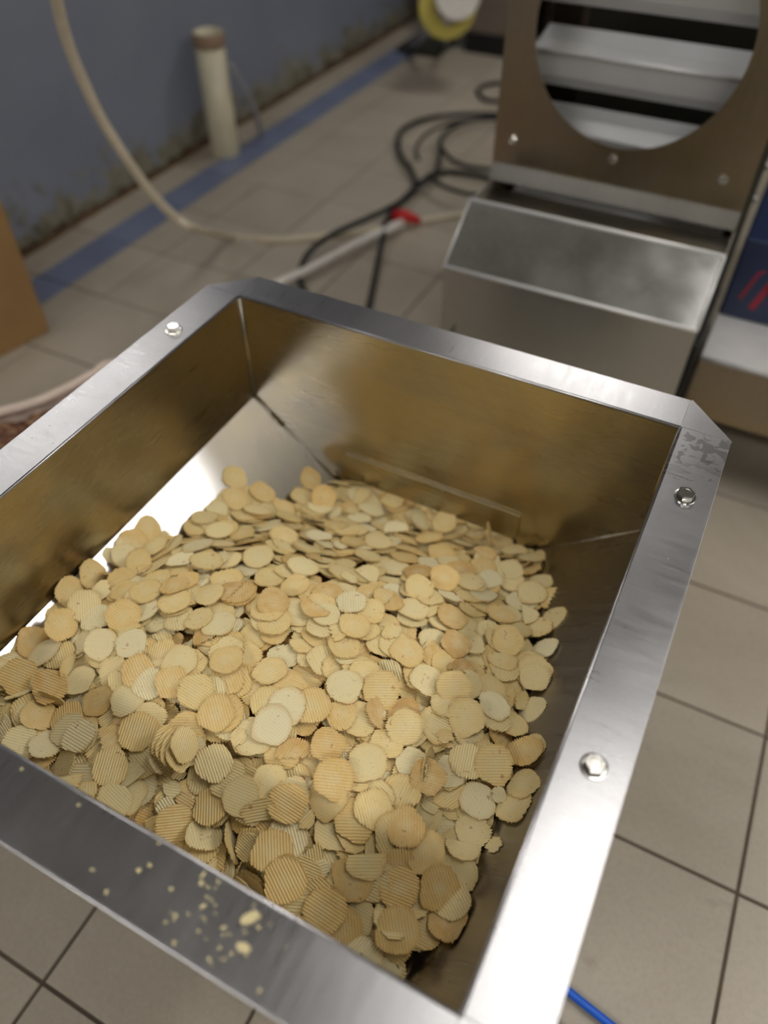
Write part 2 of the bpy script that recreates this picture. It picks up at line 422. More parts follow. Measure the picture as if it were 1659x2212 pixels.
# folded-down outer lip
LIP = .014
for a, b in (((-RW-.001, -D, -LIP), (-RW+.0015, 0, -.0008)), ((W+RW-.0015, -D, -LIP), (W+RW+.001, 0, -.0008)),
             ((0, RW-.0025, -LIP), (W, RW, -.0008)), ((0, -D-RW-.001, -LIP), (W, -D-RW+.0015, -.0008))):
    boxo('rim_lip', a, b, M_RIM_X if b[0]-a[0] > .1 else M_RIM_Y, hop, .0006)
for (p, q) in (((-RW, 0), (0, RW)), ((W, RW), (W+RW, 0)), ((-RW, -D), (0, -D-RW)), ((W, -D-RW), (W+RW, -D))):
    d = Vector((q[1]-p[1], -(q[0]-p[0]), 0)).normalized()
    slabo('corner_lip', [(p[0], p[1], -.0012), (q[0], q[1], -.0012), (q[0], q[1], -LIP), (p[0], p[1], -LIP)], d, -.0022, M_RIM_X, hop)
ZS = -.19; ZB = -.34; XB = .172
th = .003
# far wall with the outlet cut into it, near wall plain
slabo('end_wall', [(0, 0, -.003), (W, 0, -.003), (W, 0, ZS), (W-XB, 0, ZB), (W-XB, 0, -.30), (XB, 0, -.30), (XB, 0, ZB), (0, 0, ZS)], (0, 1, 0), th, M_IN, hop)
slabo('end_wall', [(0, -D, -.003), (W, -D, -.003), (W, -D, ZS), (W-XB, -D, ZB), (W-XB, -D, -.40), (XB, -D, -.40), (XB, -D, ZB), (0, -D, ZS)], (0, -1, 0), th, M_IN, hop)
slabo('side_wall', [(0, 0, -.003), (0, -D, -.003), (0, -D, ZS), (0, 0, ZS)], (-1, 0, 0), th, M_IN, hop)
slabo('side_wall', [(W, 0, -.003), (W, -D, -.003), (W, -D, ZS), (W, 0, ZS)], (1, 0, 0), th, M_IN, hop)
slabo('slope_plate', [(0, 0, ZS), (0, -D, ZS), (XB, -D, ZB), (XB, 0, ZB)], (-.655, 0, -.755), th, M_SLOPE, hop)
slabo('slope_plate', [(W, 0, ZS), (W, -D, ZS), (W-XB, -D, ZB), (W-XB, 0, ZB)], (.655, 0, -.755), th, M_SLOPE_R, hop)
bm = bmesh.new()
box(bm, (XB, -D, -.403), (W-XB, .46, -.40)); box(bm, (XB-.003, -D, -.403), (XB, 0, ZB+.0)); box(bm, (W-XB, -D, -.403), (W-XB+.003, 0, ZB))
box(bm, (XB-.003, .003, -.403), (XB, .46, -.27)); box(bm, (W-XB, .003, -.403), (W-XB+.003, .46, -.27))
put('outlet_trough', bm, M_SLOPE_R, hop)
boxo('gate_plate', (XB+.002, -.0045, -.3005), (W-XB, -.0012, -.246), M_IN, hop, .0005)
boxo('spout_sleeve', (.16, .16, -.398), (W-.16, .24, -.30), M_RUBBER_SHADE, hop, .006)
def seam(pts, r): tubeo('weld_seam', pts, r, M_WELD, hop, 8)
seam([(.0015, -.0015, -.004), (.0015, -.0015, -.19)], .0028)
seam([(W-.0015, -.0015, -.004), (W-.0015, -.0015, -.19)], .002)
seam([(.002, -.002, -.19), (.052, -.002, -.2345)], .0022)
seam([(.052, -.001, -.2345), (.165, -.001, -.333)], .0010)
seam([(W-.002, -.001, -.192), (W-.165, -.001, -.333)], .0010)
tubeo('rolled_edge', [(.0005, -.001, -.0015), (W-.0005, -.001, -.0015)], .0019, M_RIM_X, hop, 10)
tubeo('rolled_edge', [(.0005, -.001, -.0015), (.0005, -D, -.0015)], .0019, M_RIM_Y, hop, 10)
tubeo('rolled_edge', [(W-.0005, -.001, -.0015), (W-.0005, -D, -.0015)], .0016, M_RIM_Y, hop, 10)
tubeo('rolled_edge', [(.0005, -D, -.0015), (W-.0005, -D, -.0015)], .0019, M_RIM_X, hop, 10)
for (x, y) in ((W+.029, -.118), (W+.029, -.468), (-.028, -.118), (-.028, -.468)):
    hexbolt(hop, (x, y, 0), s=.0098, h=.0078)
for (x, y) in ((.12, -.10), (.53, -.10), (.12, -.56), (.53, -.56)):
    z = ZS-(.12)*.14/.161
    boxo('leg', (x-.02, y-.02, FLOOR+.001), (x+.02, y+.02, z-.006), M_MACHL, hop, .003)
boxo('cross_bar', (.12, -.575, FLOOR+.12), (.53, -.545, FLOOR+.15), M_MACHL, hop, .002)
boxo('cross_bar', (.12, -.115, FLOOR+.12), (.53, -.085, FLOOR+.15), M_MACHL, hop, .002)

# ---------------------------------------------------------------- bucket elevator
EX0, EX1, EY = .078, .615, .850
elev = empty('bucket_elevator', ((EX0+EX1)/2, 1.1, FLOOR), 'steel bucket elevator with a round opening in its front panel', 'elevator')
def front_panel():
    bm = bmesh.new(); cx, cz, r = .340, .172, .2015; zb, zt = -.104, .46; n = 64
    inner = [(cx+r*math.cos(2*math.pi*k/n), cz+r*math.sin(2*math.pi*k/n)) for k in range(n)]
    outer = []
    for k in range(n):
        a = 2*math.pi*k/n; c, s = math.cos(a), math.sin(a)
        tx = ((EX1-cx)/c if c > 0 else (EX0-cx)/c) if abs(c) > 1e-6 else 1e9
        tz = ((zt-cz)/s if s > 0 else (zb-cz)/s) if abs(s) > 1e-6 else 1e9
        t = min(tx, tz); outer.append((cx+c*t, cz+s*t))
    def near(pt): return min(range(n), key=lambda k: (outer[k][0]-pt[0])**2+(outer[k][1]-pt[1])**2)
    for pt in ((EX0, zb), (EX1, zb), (EX0, zt), (EX1, zt)): outer[near(pt)] = pt
    L = []
    for yy in (EY, EY+.004):
        L.append(([bm.verts.new((x, yy, z)) for x, z in inner], [bm.verts.new((x, yy, z)) for x, z in outer]))
    for k in range(n):
        j = (k+1) % n
        for (a, b) in L: bm.faces.new((a[k], a[j], b[j], b[k]))
        bm.faces.new((L[0][0][k], L[1][0][k], L[1][0][j], L[0][0][j]))
        bm.faces.new((L[0][1][k], L[1][1][k], L[1][1][j], L[0][1][j]))
    return put('front_panel', bm, M_MACH, elev)
front_panel()
slabo('bottom_flange', [(EX0, EY, -.104), (EX1, EY, -.104), (EX1, EY-.014, -.138), (EX0, EY-.014, -.138)], (0, 1, .4), .003, M_FLANGE, elev, .0006)
boxo('side_panel', (EX0, EY+.004, FLOOR+.12), (EX0+.004, 1.45, .46), M_MACH, elev)
boxo('side_panel', (EX1-.004, EY+.004, FLOOR+.12), (EX1, 1.45, .46), M_MACH, elev)
boxo('back_panel', (EX0+.004, 1.40, FLOOR+.12), (EX1-.004, 1.404, .46), M_DARK, elev)
boxo('side_rail', (EX1+.0005, EY+.01, -.30), (EX1+.012, EY+.05, .46), M_DARK, elev, .001)
boxo('base_frame', (EX0, EY+.02, FLOOR+.001), (EX1, 1.45, FLOOR+.12), M_DARK, elev, .004)
boxo('inner_post', (EX0+.012, 1.10, -.25), (EX0+.085, 1.16, .46), plain('rusty_brown_post', srgb(62, 48, 38), .7, .2, .2, 6), elev, .003)
for (x, z) in ((.120, -.050), (.339, -.051), (.560, -.049)):
    hexbolt(elev, (x, EY, z), s=.0085, h=.007, axis='-Y')
for (z, y) in ((-.02, EY+.03), (-.085, EY+.03), (.06, EY+.03)):
    hexbolt(elev, (EX1+.012, y, z), M_DULLB, s=.009, h=.007, axis='X')
def bucket(zl):
    prof = [(.945, 0), (.9455, -.004), (.951, -.046), (.962, -.066), (.985, -.074), (1.015, -.055), (1.045, -.005), (1.052, .022)]
    bm = bmesh.new(); x0, x1 = .106, .590; t = .003
    n = len(prof); nrm = []
    for i in range(n):
        a = Vector(prof[max(i-1, 0)]); b = Vector(prof[min(i+1, n-1)]); d = (b-a).normalized(); nrm.append(Vector((-d.y, d.x)))
    rows = []
    for x in (x0, x1):
        rows.append([bm.verts.new((x, p[0], zl+p[1])) for p in prof])
        rows.append([bm.verts.new((x, p[0]+nrm[i].x*t, zl+p[1]+nrm[i].y*t)) for i, p in enumerate(prof)])
    for i in range(n-1):
        bm.faces.new((rows[0][i], rows[0][i+1], rows[2][i+1], rows[2][i]))
        bm.faces.new((rows[1][i], rows[3][i], rows[3][i+1], rows[1][i+1]))
    for e in (0, n-1): bm.faces.new((rows[0][e], rows[1][e], rows[3][e], rows[2][e]))
    for r_ in (rows[0], rows[2]):
        x = r_[0].co.x
        A = [bm.verts.new(v.co) for v in r_]; B = [bm.verts.new(v.co+Vector((.003 if x < .3 else -.003, 0, 0))) for v in r_]
        bm.faces.new(A); bm.faces.new(B[::-1])
        for i in range(n): bm.faces.new((A[i], A[(i+1) % n], B[(i+1) % n], B[i]))
    b = put('bucket', bm, M_BUCKET, elev)
    tb = bmesh.new(); tube(tb, [(x0-.002, .944, zl+.001), (x1+.002, .944, zl+.001)], .0042, 10); l = put('bucket_lip', tb, M_BUCKET, None, True)
    l.parent = b
    return b
for z in (-.205, -.053, .098, .250): bucket(z)
for x in (EX0+.018, EX1-.018):
    boxo('chain_guide', (x-.008, 1.06, -.45), (x+.008, 1.085, .44), M_DARK, elev)

# ---------------------------------------------------------------- chute box with the sloping lid
cb = empty('chute_box', (.35, .72, FLOOR), 'polished steel chute box with sloping lid between the hopper and the elevator', 'machine box')
LX0, LX1 = .084, .617; LF = (.588, -.227); LB_ = (.712, -.132)
slabo('sloping_lid', [(LX0, LF[0], LF[1]), (LX1, LF[0], LF[1]), (LX1, LB_[0], LB_[1]), (LX0, LB_[0], LB_[1])], (0, .6, -.8), .003, M_LID, cb)
slabo('front_face', [(LX0, LF[0], LF[1]), (LX1, LF[0], LF[1]), (LX1, LF[0], FLOOR+.06), (LX0, LF[0], FLOOR+.06)], (0, 1, 0), .003, M_FACE, cb)
for x in (LX0, LX1-.003):
    slabo('side_face', [(x, LF[0]+.003, LF[1]-.003), (x, LB_[0], LB_[1]-.004), (x, .835, -.139), (x, .835, FLOOR+.06), (x, LF[0]+.003, FLOOR+.06)], (1, 0, 0), .003, M_FACE, cb)
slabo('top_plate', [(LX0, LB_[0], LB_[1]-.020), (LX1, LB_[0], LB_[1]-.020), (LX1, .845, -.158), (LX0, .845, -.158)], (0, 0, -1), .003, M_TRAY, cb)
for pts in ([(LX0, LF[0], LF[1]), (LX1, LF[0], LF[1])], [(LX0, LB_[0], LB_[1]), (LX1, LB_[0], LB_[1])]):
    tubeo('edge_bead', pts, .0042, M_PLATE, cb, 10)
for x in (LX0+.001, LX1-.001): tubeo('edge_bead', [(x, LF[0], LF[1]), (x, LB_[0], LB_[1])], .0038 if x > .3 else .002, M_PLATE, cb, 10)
for x in (LX0+.02, LX1-.06):
    boxo('foot', (x, .62, FLOOR+.001), (x+.04, .66, FLOOR+.06), M_DARK, cb, .003); boxo('foot', (x, .78, FLOOR+.001), (x+.04, .82, FLOOR+.06), M_DARK, cb, .003)
boxo('side_seal', (LX1+.0005, LF[0]+.004, FLOOR+.07), (LX1+.012, .83, -.26), M_RUBBER_SHADE, cb, .002)  # black strip stands in for the shadowed gap beside the box

# ---------------------------------------------------------------- base box and blue motor box on the right
sb = empty('drive_base_box', (.95, .95, FLOOR), 'low steel base box right of the chute box, under the navy box', 'machine box')
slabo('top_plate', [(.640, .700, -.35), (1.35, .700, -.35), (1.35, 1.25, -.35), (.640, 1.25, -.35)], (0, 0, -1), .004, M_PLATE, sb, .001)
slabo('front_face', [(.640, .700, -.354), (1.35, .700, -.354), (1.35, .700, -.50), (.640, .700, -.50)], (0, 1, 0), .003, M_MACH, sb)
slabo('side_face', [(.640, .703, -.354), (.640, 1.25, -.354), (.640, 1.25, -.50), (.640, .703, -.50)], (1, 0, 0), .003, M_MACH, sb)
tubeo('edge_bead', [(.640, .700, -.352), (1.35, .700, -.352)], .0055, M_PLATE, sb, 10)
for (x, y) in ((.70, 1.0), (1.30, .76), (.70, 1.20), (1.30, 1.2)): boxo('leg', (x-.02, y-.02, FLOOR+.001), (x+.02, y+.02, -.36), M_DARK, sb, .002)
nb = empty('navy_motor_box', (.9, 1.0, -.35), 'navy blue motor box with red lettering on the low steel base box', 'motor box')
boxo('body', (.640, .880, -.3495), (1.2, 1.22, -.165), M_NAVY, nb, .006)
bm = bmesh.new()
for (x0, z0, x1, z1, wd) in ((.672, -.300, .690, -.235, .006), (.690, -.235, .700, -.228, .006), (.701, -.318, .732, -.215, .013), (.732, -.215, .752, -.222, .008),
                             (.736, -.300, .752, -.255, .008), (.716, -.268, .742, -.260, .007), (.762, -.315, .79, -.225, .012), (.79, -.225, .81, -.30, .012), (.80, -.262, .83, -.262, .008)):
    d = Vector((x1-x0, 0, z1-z0)).normalized(); s = Vector((d.z, 0, -d.x))*wd/2
    a, b = Vector((x0, .8795, z0)), Vector((x1, .8795, z1)); slab(bm, [a-s, a+s, b+s, b-s], (0, -1, 0), .0006)
put('red_lettering', bm, M_REDP, nb)
# machine block standing behind, seen as a brown strip beside the elevator
mb = empty('gear_housing', (.9, 1.6, FLOOR), 'dark brown gear housing behind the navy motor box', 'machine housing')
boxo('body', (.68, 1.35, FLOOR+.001), (1.3, 1.9, .25), plain('dark_brown_casting', srgb(70, 56, 44), .6, .1, .2, 6), mb, .01)
boxo('lid', (.67, 1.34, .25), (1.31, 1.91, .275), M_DARK, mb, .004)

# ---------------------------------------------------------------- hoses and cables
F1 = FLOOR
def floorpts(L, r, lift=0): return [pix(a, b, z=F1+r+lift+(c[0] if c else 0)) for a, b, *c in L]
air = [(112, -60, 1.85), (122, 0, 1.90), (142, 80, 1.96), (175, 165, 2.02), (222, 262, 2.09), (275, 345, 2.15), (328, 418, 2.21), (380, 470, 2.27), (425, 495, 2.33)]
h = [pix(a, b, dist=d) for a, b, d in air]
up = h[0]-h[1]; h = [Vector((h[0].x+up.x*3, h[0].y+up.y*3, CEIL-.005)), h[0]+up*6+Vector((0, 0, .25)), h[0]+up*2.5+Vector((0, 0, .06))]+h+floorpts([(500, 512), (580, 518), (660, 514), (740, 505), (830, 492), (900, 480), (1000, 463), (1060, 455)], .010)
o = tubeo('cream_hose', spline(h), .0125, M_WHITEHOSE); tag(o, 'cream hose hanging from above and running along the tiled floor', 'hose')
h = floorpts([(470, 700), (540, 648), (604, 610), (660, 585), (730, 548), (795, 514), (846, 495)], .014, .024)
o = tubeo('white_hose', spline(h), .0135, M_WHITEHOSE2); tag(o, 'short thick white hose lying over the black cable', 'hose')
p = pix(848, 492, z=F1+.03)
o = tubeo('hose_coupling', [p+Vector((-.012, -.04, -.005)), p+Vector((0, 0, 0)), p+Vector((.016, .045, 0))], [.017, .019, .016], M_WHITEHOSE2); tag(o, 'white plastic coupling at the far end of the white hose', 'coupling')
p = pix(862, 468, z=F1+.03)
rt = empty('red_connector', (p.x, p.y, F1), 'small red connector lying where the hoses and cable meet', 'connector')
tubeo('body', [p+Vector((-.02, 0, -.004)), p+Vector((.012, .006, 0)), p+Vector((.05, .012, 0)), p+Vector((.078, .008, -.004))], [.022, .026, .018, .010], M_RED, rt)
tubeo('collar', [p+Vector((-.032, 0, -.006)), p+Vector((-.02, 0, -.004))], [.017, .017], M_RED, rt)
CB = [
    ('black cable running from the hopper to the elevator foot', [(780, 760), (790, 700), (799, 655), (812, 590), (826, 522), (839, 471), (889, 412), (936, 378), (991, 372), (1054, 383), (1100, 400)], .010),
    ('long black cable looping left over the floor tiles', [(720, 700), (675, 650), (653, 620), (649, 585), (670, 543), (721, 505), (822, 459), (870, 432), (898, 405), (889, 370), (866, 335), (860, 305), (868, 281), (906, 260), (970, 248), (1050, 246), (1110, 250)], .010),
    ('black cable bending up behind the elevator foot', [(905, 402), (936, 378), (950, 340), (953, 300), (975, 277), (1010, 262), (1060, 256), (1110, 262)], .009),
    ('black cable making the low inner curve beside the elevator', [(955, 322), (975, 345), (1005, 358), (1055, 366), (1100, 372)], .009),
    ('black cable curling nearest the chute box', [(925, 378), (950, 398), (985, 412), (1020, 420), (1080, 420)], .008),
    ('thin black cable arching inside the coil', [(905, 345), (898, 325), (915, 295), (950, 275), (1000, 262), (1060, 258)], .007),
    ('small black cable loop high beside the elevator', [(1110, 178), (1071, 180), (1040, 187), (1033, 200), (1046, 214), (1068, 218), (1110, 222)], .010),
]
for k, (lab, L, r) in enumerate(CB):
    o = tubeo('black_cable', spline([pix(a, b, z=F1+r+.001+.012*(k if k < 6 else 0)+(.024 if 455 < b < 545 else 0)) for a, b in L]), r, M_BLACK); tag(o, lab, 'cable', 'black cables on the floor')
h = [Vector((.45, -.40, F1+.009)), Vector((.66, -.435, F1+.009)), Vector((.777, -.457, F1+.010)), Vector((.844, -.470, F1+.012)), Vector((1.0, -.50, F1+.02)), Vector((1.2, -.52, F1+.01))]
o = tubeo('blue_air_line', spline(h), .0065, M_BLUEHOSE); tag(o, 'thin bright blue air line on the floor below the rim', 'hose')
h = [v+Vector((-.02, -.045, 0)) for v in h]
o = tubeo('grey_air_line', spline(h), .006, M_GREY); tag(o, 'thin grey line on the floor next to the blue air line', 'hose')  # grey tube stands in for the blue line's shadow on the floor

# ---------------------------------------------------------------- things along the wall
pp = empty('drain_pipe', (-1.405, 1.775, FLOOR), 'short upright cream plastic pipe standing by the blue wall', 'pipe')
zt = -.252
bm = bmesh.new()
for (r0, r1, z0, z1) in ((.056, .056, F1+.001, zt),):
    n = 28; R = []
    for (r, z) in ((r0, z0), (r1, z1), (r1-.005, z1), (r0-.005, z0+.01)):
        R.append([bm.verts.new((-1.405+r*math.cos(6.28318*k/n), 1.775+r*math.sin(6.28318*k/n), z)) for k in range(n)])
    for a, b in zip(R, R[1:]):
        for k in range(n): bm.faces.new((a[k], a[(k+1) % n], b[(k+1) % n], b[k]))
put('tube', bm, M_PVC, pp, True)
bm = bmesh.new(); n = 28; R = []
for (r, z) in ((.0575, zt-.05), (.060, zt-.045), (.060, zt-.002), (.058, zt), (.0575, zt-.05)):
    R.append([bm.verts.new((-1.405+r*math.cos(6.28318*k/n), 1.775+r*math.sin(6.28318*k/n), z)) for k in range(n)])
for a, b in zip(R, R[1:]):
    for k in range(n): bm.faces.new((a[k], a[(k+1) % n], b[(k+1) % n], b[k]))
put('brown_collar', bm, plain('collar_brown', srgb(150, 126, 104), .6), pp, True)
o = tubeo('grey_tube', spline([(-1.335, 1.80, -.36), (-1.325, 1.84, -.44), (-1.325, 1.89, -.53), (-1.34, 1.94, -.62), (-1.37, 1.99, F1+.012)]), .010, M_GREY); tag(o, 'thin grey tube leaning behind the upright cream pipe', 'tube')
bx = empty('cardboard_box', (-1.27, .30, FLOOR), 'brown cardboard box on the floor against the blue wall', 'box')
cpt = pix(110, 716, z=F1)
bm = bmesh.new(); box(bm, (-.34, -.30, F1+.001), (0, 0, F1+.40), .004)
bmesh.ops.transform(bm, matrix=Matrix.Translation((cpt.x, cpt.y, 0)) @ Matrix.Rotation(-.20, 4, 'Z'), verts=bm.verts)
put('carton', bm, M_CARD, bx)
bm = bmesh.new(); box(bm, (-.34, -.175, F1+.4005), (0, -.125, F1+.4015)); box(bm, (.0005, -.175, F1+.33), (.0012, -.125, F1+.4015))
bmesh.ops.transform(bm, matrix=Matrix.Translation((cpt.x, cpt.y, 0)) @ Matrix.Rotation(-.20, 4, 'Z'), verts=bm.verts)
put('tape_strip', bm, M_CARD2, bx)
# open sack of brown stuff under the left side of the hopper
sk = empty('open_sack', (-.34, -.12, FLOOR), 'open pale sack of brown clumpy food left of the hopper', 'sack')
ZT = -.36
rim = [(-90, 915), (-40, 903), (0, 890), (40, 880), (85, 866), (130, 846), (165, 828), (205, 806), (240, 786)]
R1 = [pix(a, b, z=ZT) for a, b in rim]+[Vector((-.36, .15, ZT)), Vector((-.27, .10, ZT)), Vector((-.14, .02, ZT)), Vector((-.09, -.12, ZT)), Vector((-.12, -.30, ZT)), Vector((-.30, -.40, ZT)), Vector((-.50, -.36, ZT)), Vector((-.60, -.26, ZT))]
loop = spline(R1+[R1[0]], 4)[:-1]
cen = sum(loop, Vector())/len(loop)
tubeo('rolled_rim', loop+[loop[0]], .010, M_SACK, sk, 10)
bm = bmesh.new(); rings = []
for (s, z) in ((1, ZT), (1.02, ZT-.06), (1.0, -.55), (.96, F1+.03), (.9, F1+.001)):
    rings.append([bm.verts.new((cen.x+(v.x-cen.x)*s+.004*math.sin(i*1.3+z*30), cen.y+(v.y-cen.y)*s, z)) for i, v in enumerate(loop)])
N = len(loop)
for a, b in zip(rings, rings[1:]):
    for k in range(N): bm.faces.new((a[k], a[(k+1) % N], b[(k+1) % N], b[k]))
bm.faces.new(rings[-1]); put('sack_body', bm, M_SACK, sk, True)
bm = bmesh.new(); rng = random.Random(2); rows = []
K = 12
for a in range(K+1):
    s = a/K*.985
    rows.append([bm.verts.new((cen.x+(v.x-cen.x)*s, cen.y+(v.y-cen.y)*s, ZT-.03+.02*(1-s)+.016*noise.noise(Vector((v.x*s*22, v.y*s*22, a*.2)))+rng.uniform(-.004, .004))) for v in loop])
for a, b in zip(rows, rows[1:]):
    for k in range(N): bm.faces.new((a[k], a[(k+1) % N], b[(k+1) % N], b[k]))
bmesh.ops.remove_doubles(bm, verts=bm.verts, dist=1e-5)
o = put('brown_clumps', bm, M_COCOA, sk); o['kind'] = 'stuff'
# far objects at the top edge
cab = empty('floor_cabinet', (-.6, 4.3, FLOOR), 'taupe metal cabinet on the floor far behind the elevator', 'cabinet')
a = pix(985, 108, z=F1); b_ = pix(1090, 132, z=F1)
boxo('body', (a.x+.06, a.y, F1+.09), (.3, a.y+.6, F1+1.1), M_CAB, cab, .01)
boxo('plinth', (a.x+.05, a.y-.01, F1+.001), (.32, a.y+.58, F1+.088), M_BLACK, cab, .004)
cr = empty('floor_reel', (-1.15, 3.3, FLOOR), 'yellow and white reel on grey feet at the end of the blue tile strip', 'reel')
c0 = pix(965, 12, dist=4.1)
bm = bmesh.new()
def disc(bm, c, r, t, axis, seg=28, hole=0):
    ax = Vector(axis).normalized(); s = ax.cross(Vector((0, 0, 1))).normalized(); w_ = s.cross(ax)
    L = []
    for (rr_, o_) in ((hole, 0), (r, 0), (r, t), (hole, t)):
        L.append([bm.verts.new(c+ax*o_+(s*math.cos(6.28318*k/seg)+w_*math.sin(6.28318*k/seg))*rr_) for k in range(seg)])
    for A, B in zip(L, L[1:]+([L[0]] if hole else [])):
        for k in range(seg): bm.faces.new((A[k], A[(k+1) % seg], B[(k+1) % seg], B[k]))
ax = Vector((.55, -.8, .25))
disc(bm, c0, .13, .03, ax, hole=.06); put('yellow_ring', bm, M_YEL, cr)
bm = bmesh.new(); disc(bm, c0-ax*.10+Vector((.04, 0, .05)), .10, .16, ax, hole=.02); put('white_drum', bm, M_WHITEHOSE2, cr)
tubeo('hub', [c0+ax*.02+Vector((0, 0, -.03)), c0+ax*.07+Vector((0, 0, -.04))], .035, plain('pale_hub', srgb(205, 205, 212), .3, .6), cr)
e0 = pix(880, 105, z=F1+.01); e1 = pix(960, 100, z=F1+.01); e2 = pix(1000, 95, z=F1+.01)
for e in (e0, e1): tubeo('stand_leg', [c0+Vector((0, 0, -.05)), e], .018, M_GREY, cr)
boxo('foot_plate', (min(e0.x, e1.x)-.04, e0.y-.05, F1+.001), (max(e0.x, e1.x)+.03, e0.y+.22, F1+.03), M_DARK, cr, .004)

# ---------------------------------------------------------------- the chips
N_VAR = 18
def chip_bounds(k):
    """Outline of chip variant k as columns (u, lo, hi) in metres, plus size."""
    rng = random.Random(500 + k)
    R = [.0200,.0215,.0190,.0210,.0195,.0225,.0203,.0186,.0208,.0202,.0210,.0200,.0195,.0150,.0205,.0120,.0218,.0208][k]
    ph = [rng.uniform(0, 6.28) for _ in range(6)]
    am = [rng.uniform(.01, .04) for _ in range(6)]
    pitch = rng.uniform(.0027, .0032)
    def rad(t): return R*(1+sum(am[i]*math.cos((i+1)*t+ph[i]) for i in range(5))+.4*am[5]*math.cos(13*t+ph[5])-.5*am[0])
    cuts = []                                   # broken edges: half planes
    if 9 <= k <= 15:
        for _ in range(1 + (k in (13, 15))):
            t = rng.uniform(0, 6.28); cuts.append((math.cos(t), math.sin(t), R*rng.uniform(-.05, .45)))
    n = 5*int(round(2*R/pitch)); cols = []
    du = 2*R*1.02/n
    for i in range(n+1):
        u = -R*1.02 + i*du
        lo = hi = None
        m = 60
        for j in range(m+1):
            v = -1.1*R+2.2*R*j/m
            if math.hypot(u, v) <= rad(math.atan2(v, u)):
                ok = all(a*u+b*v < c + .0012*math.sin(u*900+c*9000)+.0008*math.sin(v*1700) for a, b, c in cuts)
                if ok:
                    if lo is None: lo = v
                    hi = v
        if lo is None or hi-lo < .001: continue
        s = .00062*math.cos(2*math.pi*u/pitch)
        j1, j2 = rng.uniform(-.0005, .0005), rng.uniform(-.0005, .0005)
        if rng.random() < .07: j1 += rng.uniform(.0008, .0026)
        if rng.random() < .07: j2 -= rng.uniform(.0008, .0026)
        cols.append((u, lo-s+j1, hi+s+j2))
    return cols, pitch, R, rng
def chip_data(k, rows=4):
    cols, pitch, R, rng = chip_bounds(k)
    cup = rng.uniform(-1.5, 2.5); tw = rng.uniform(-2.5, 2.5); cupv = rng.uniform(-1.5, 2.5)
    amp_t = .00055; amp_b = (.00014 if k % 3 else .00045); th = .00062
    V = []; F = []; nr = rows+1
    for side in (0, 1):
        for (u, lo, hi) in cols:
            for r in range(nr):
                v = lo+(hi-lo)*r/rows
                z = cup*u*u+cupv*v*v+tw*u*v
                c = math.cos(2*math.pi*u/pitch)
                z += (th+amp_t*c) if side == 0 else (-th+amp_b*c)
                V.append((u, v, z))
    n = len(cols); off = n*nr
    def dup(i):
        V.append(V[i]); return len(V)-1
    for i in range(n-1):
        for r in range(rows):
            a = i*nr+r
            F.append((a, a+nr, a+nr+1, a+1)); a += off; F.append((a, a+1, a+nr+1, a+nr))
        for r in (0, rows):
            a = i*nr+r; b = a+nr
            q = (a, a+off, b+off, b) if r == 0 else (a, b, b+off, a+off); F.append(tuple(dup(x) for x in q))
    for i in (0, n-1):
        for r in range(rows):
            a = i*nr+r; b = a+1
            q = (a, b, b+off, a+off) if i == 0 else (a, a+off, b+off, b); F.append(tuple(dup(x) for x in q))
    return V, F, R

def chip_mesh(k):
    V, F, R = chip_data(k)
    me = bpy.data.meshes.new('ridged_chip'); me.from_pydata(V, [], F); me.update()
    uv = me.uv_layers.new(name='disc')
    vi = [0]*len(me.loops); me.loops.foreach_get('vertex_index', vi)
    buf = []
    for i in vi: buf += [.5+V[i][0]/.046, .5+V[i][1]/.046]
    uv.data.foreach_set('uv', buf)
    me.polygons.foreach_set('use_smooth', [True]*len(me.polygons))
    me.materials.append(M_CHIP)
    return me
VARS = [chip_mesh(k) for k in range(N_VAR)]
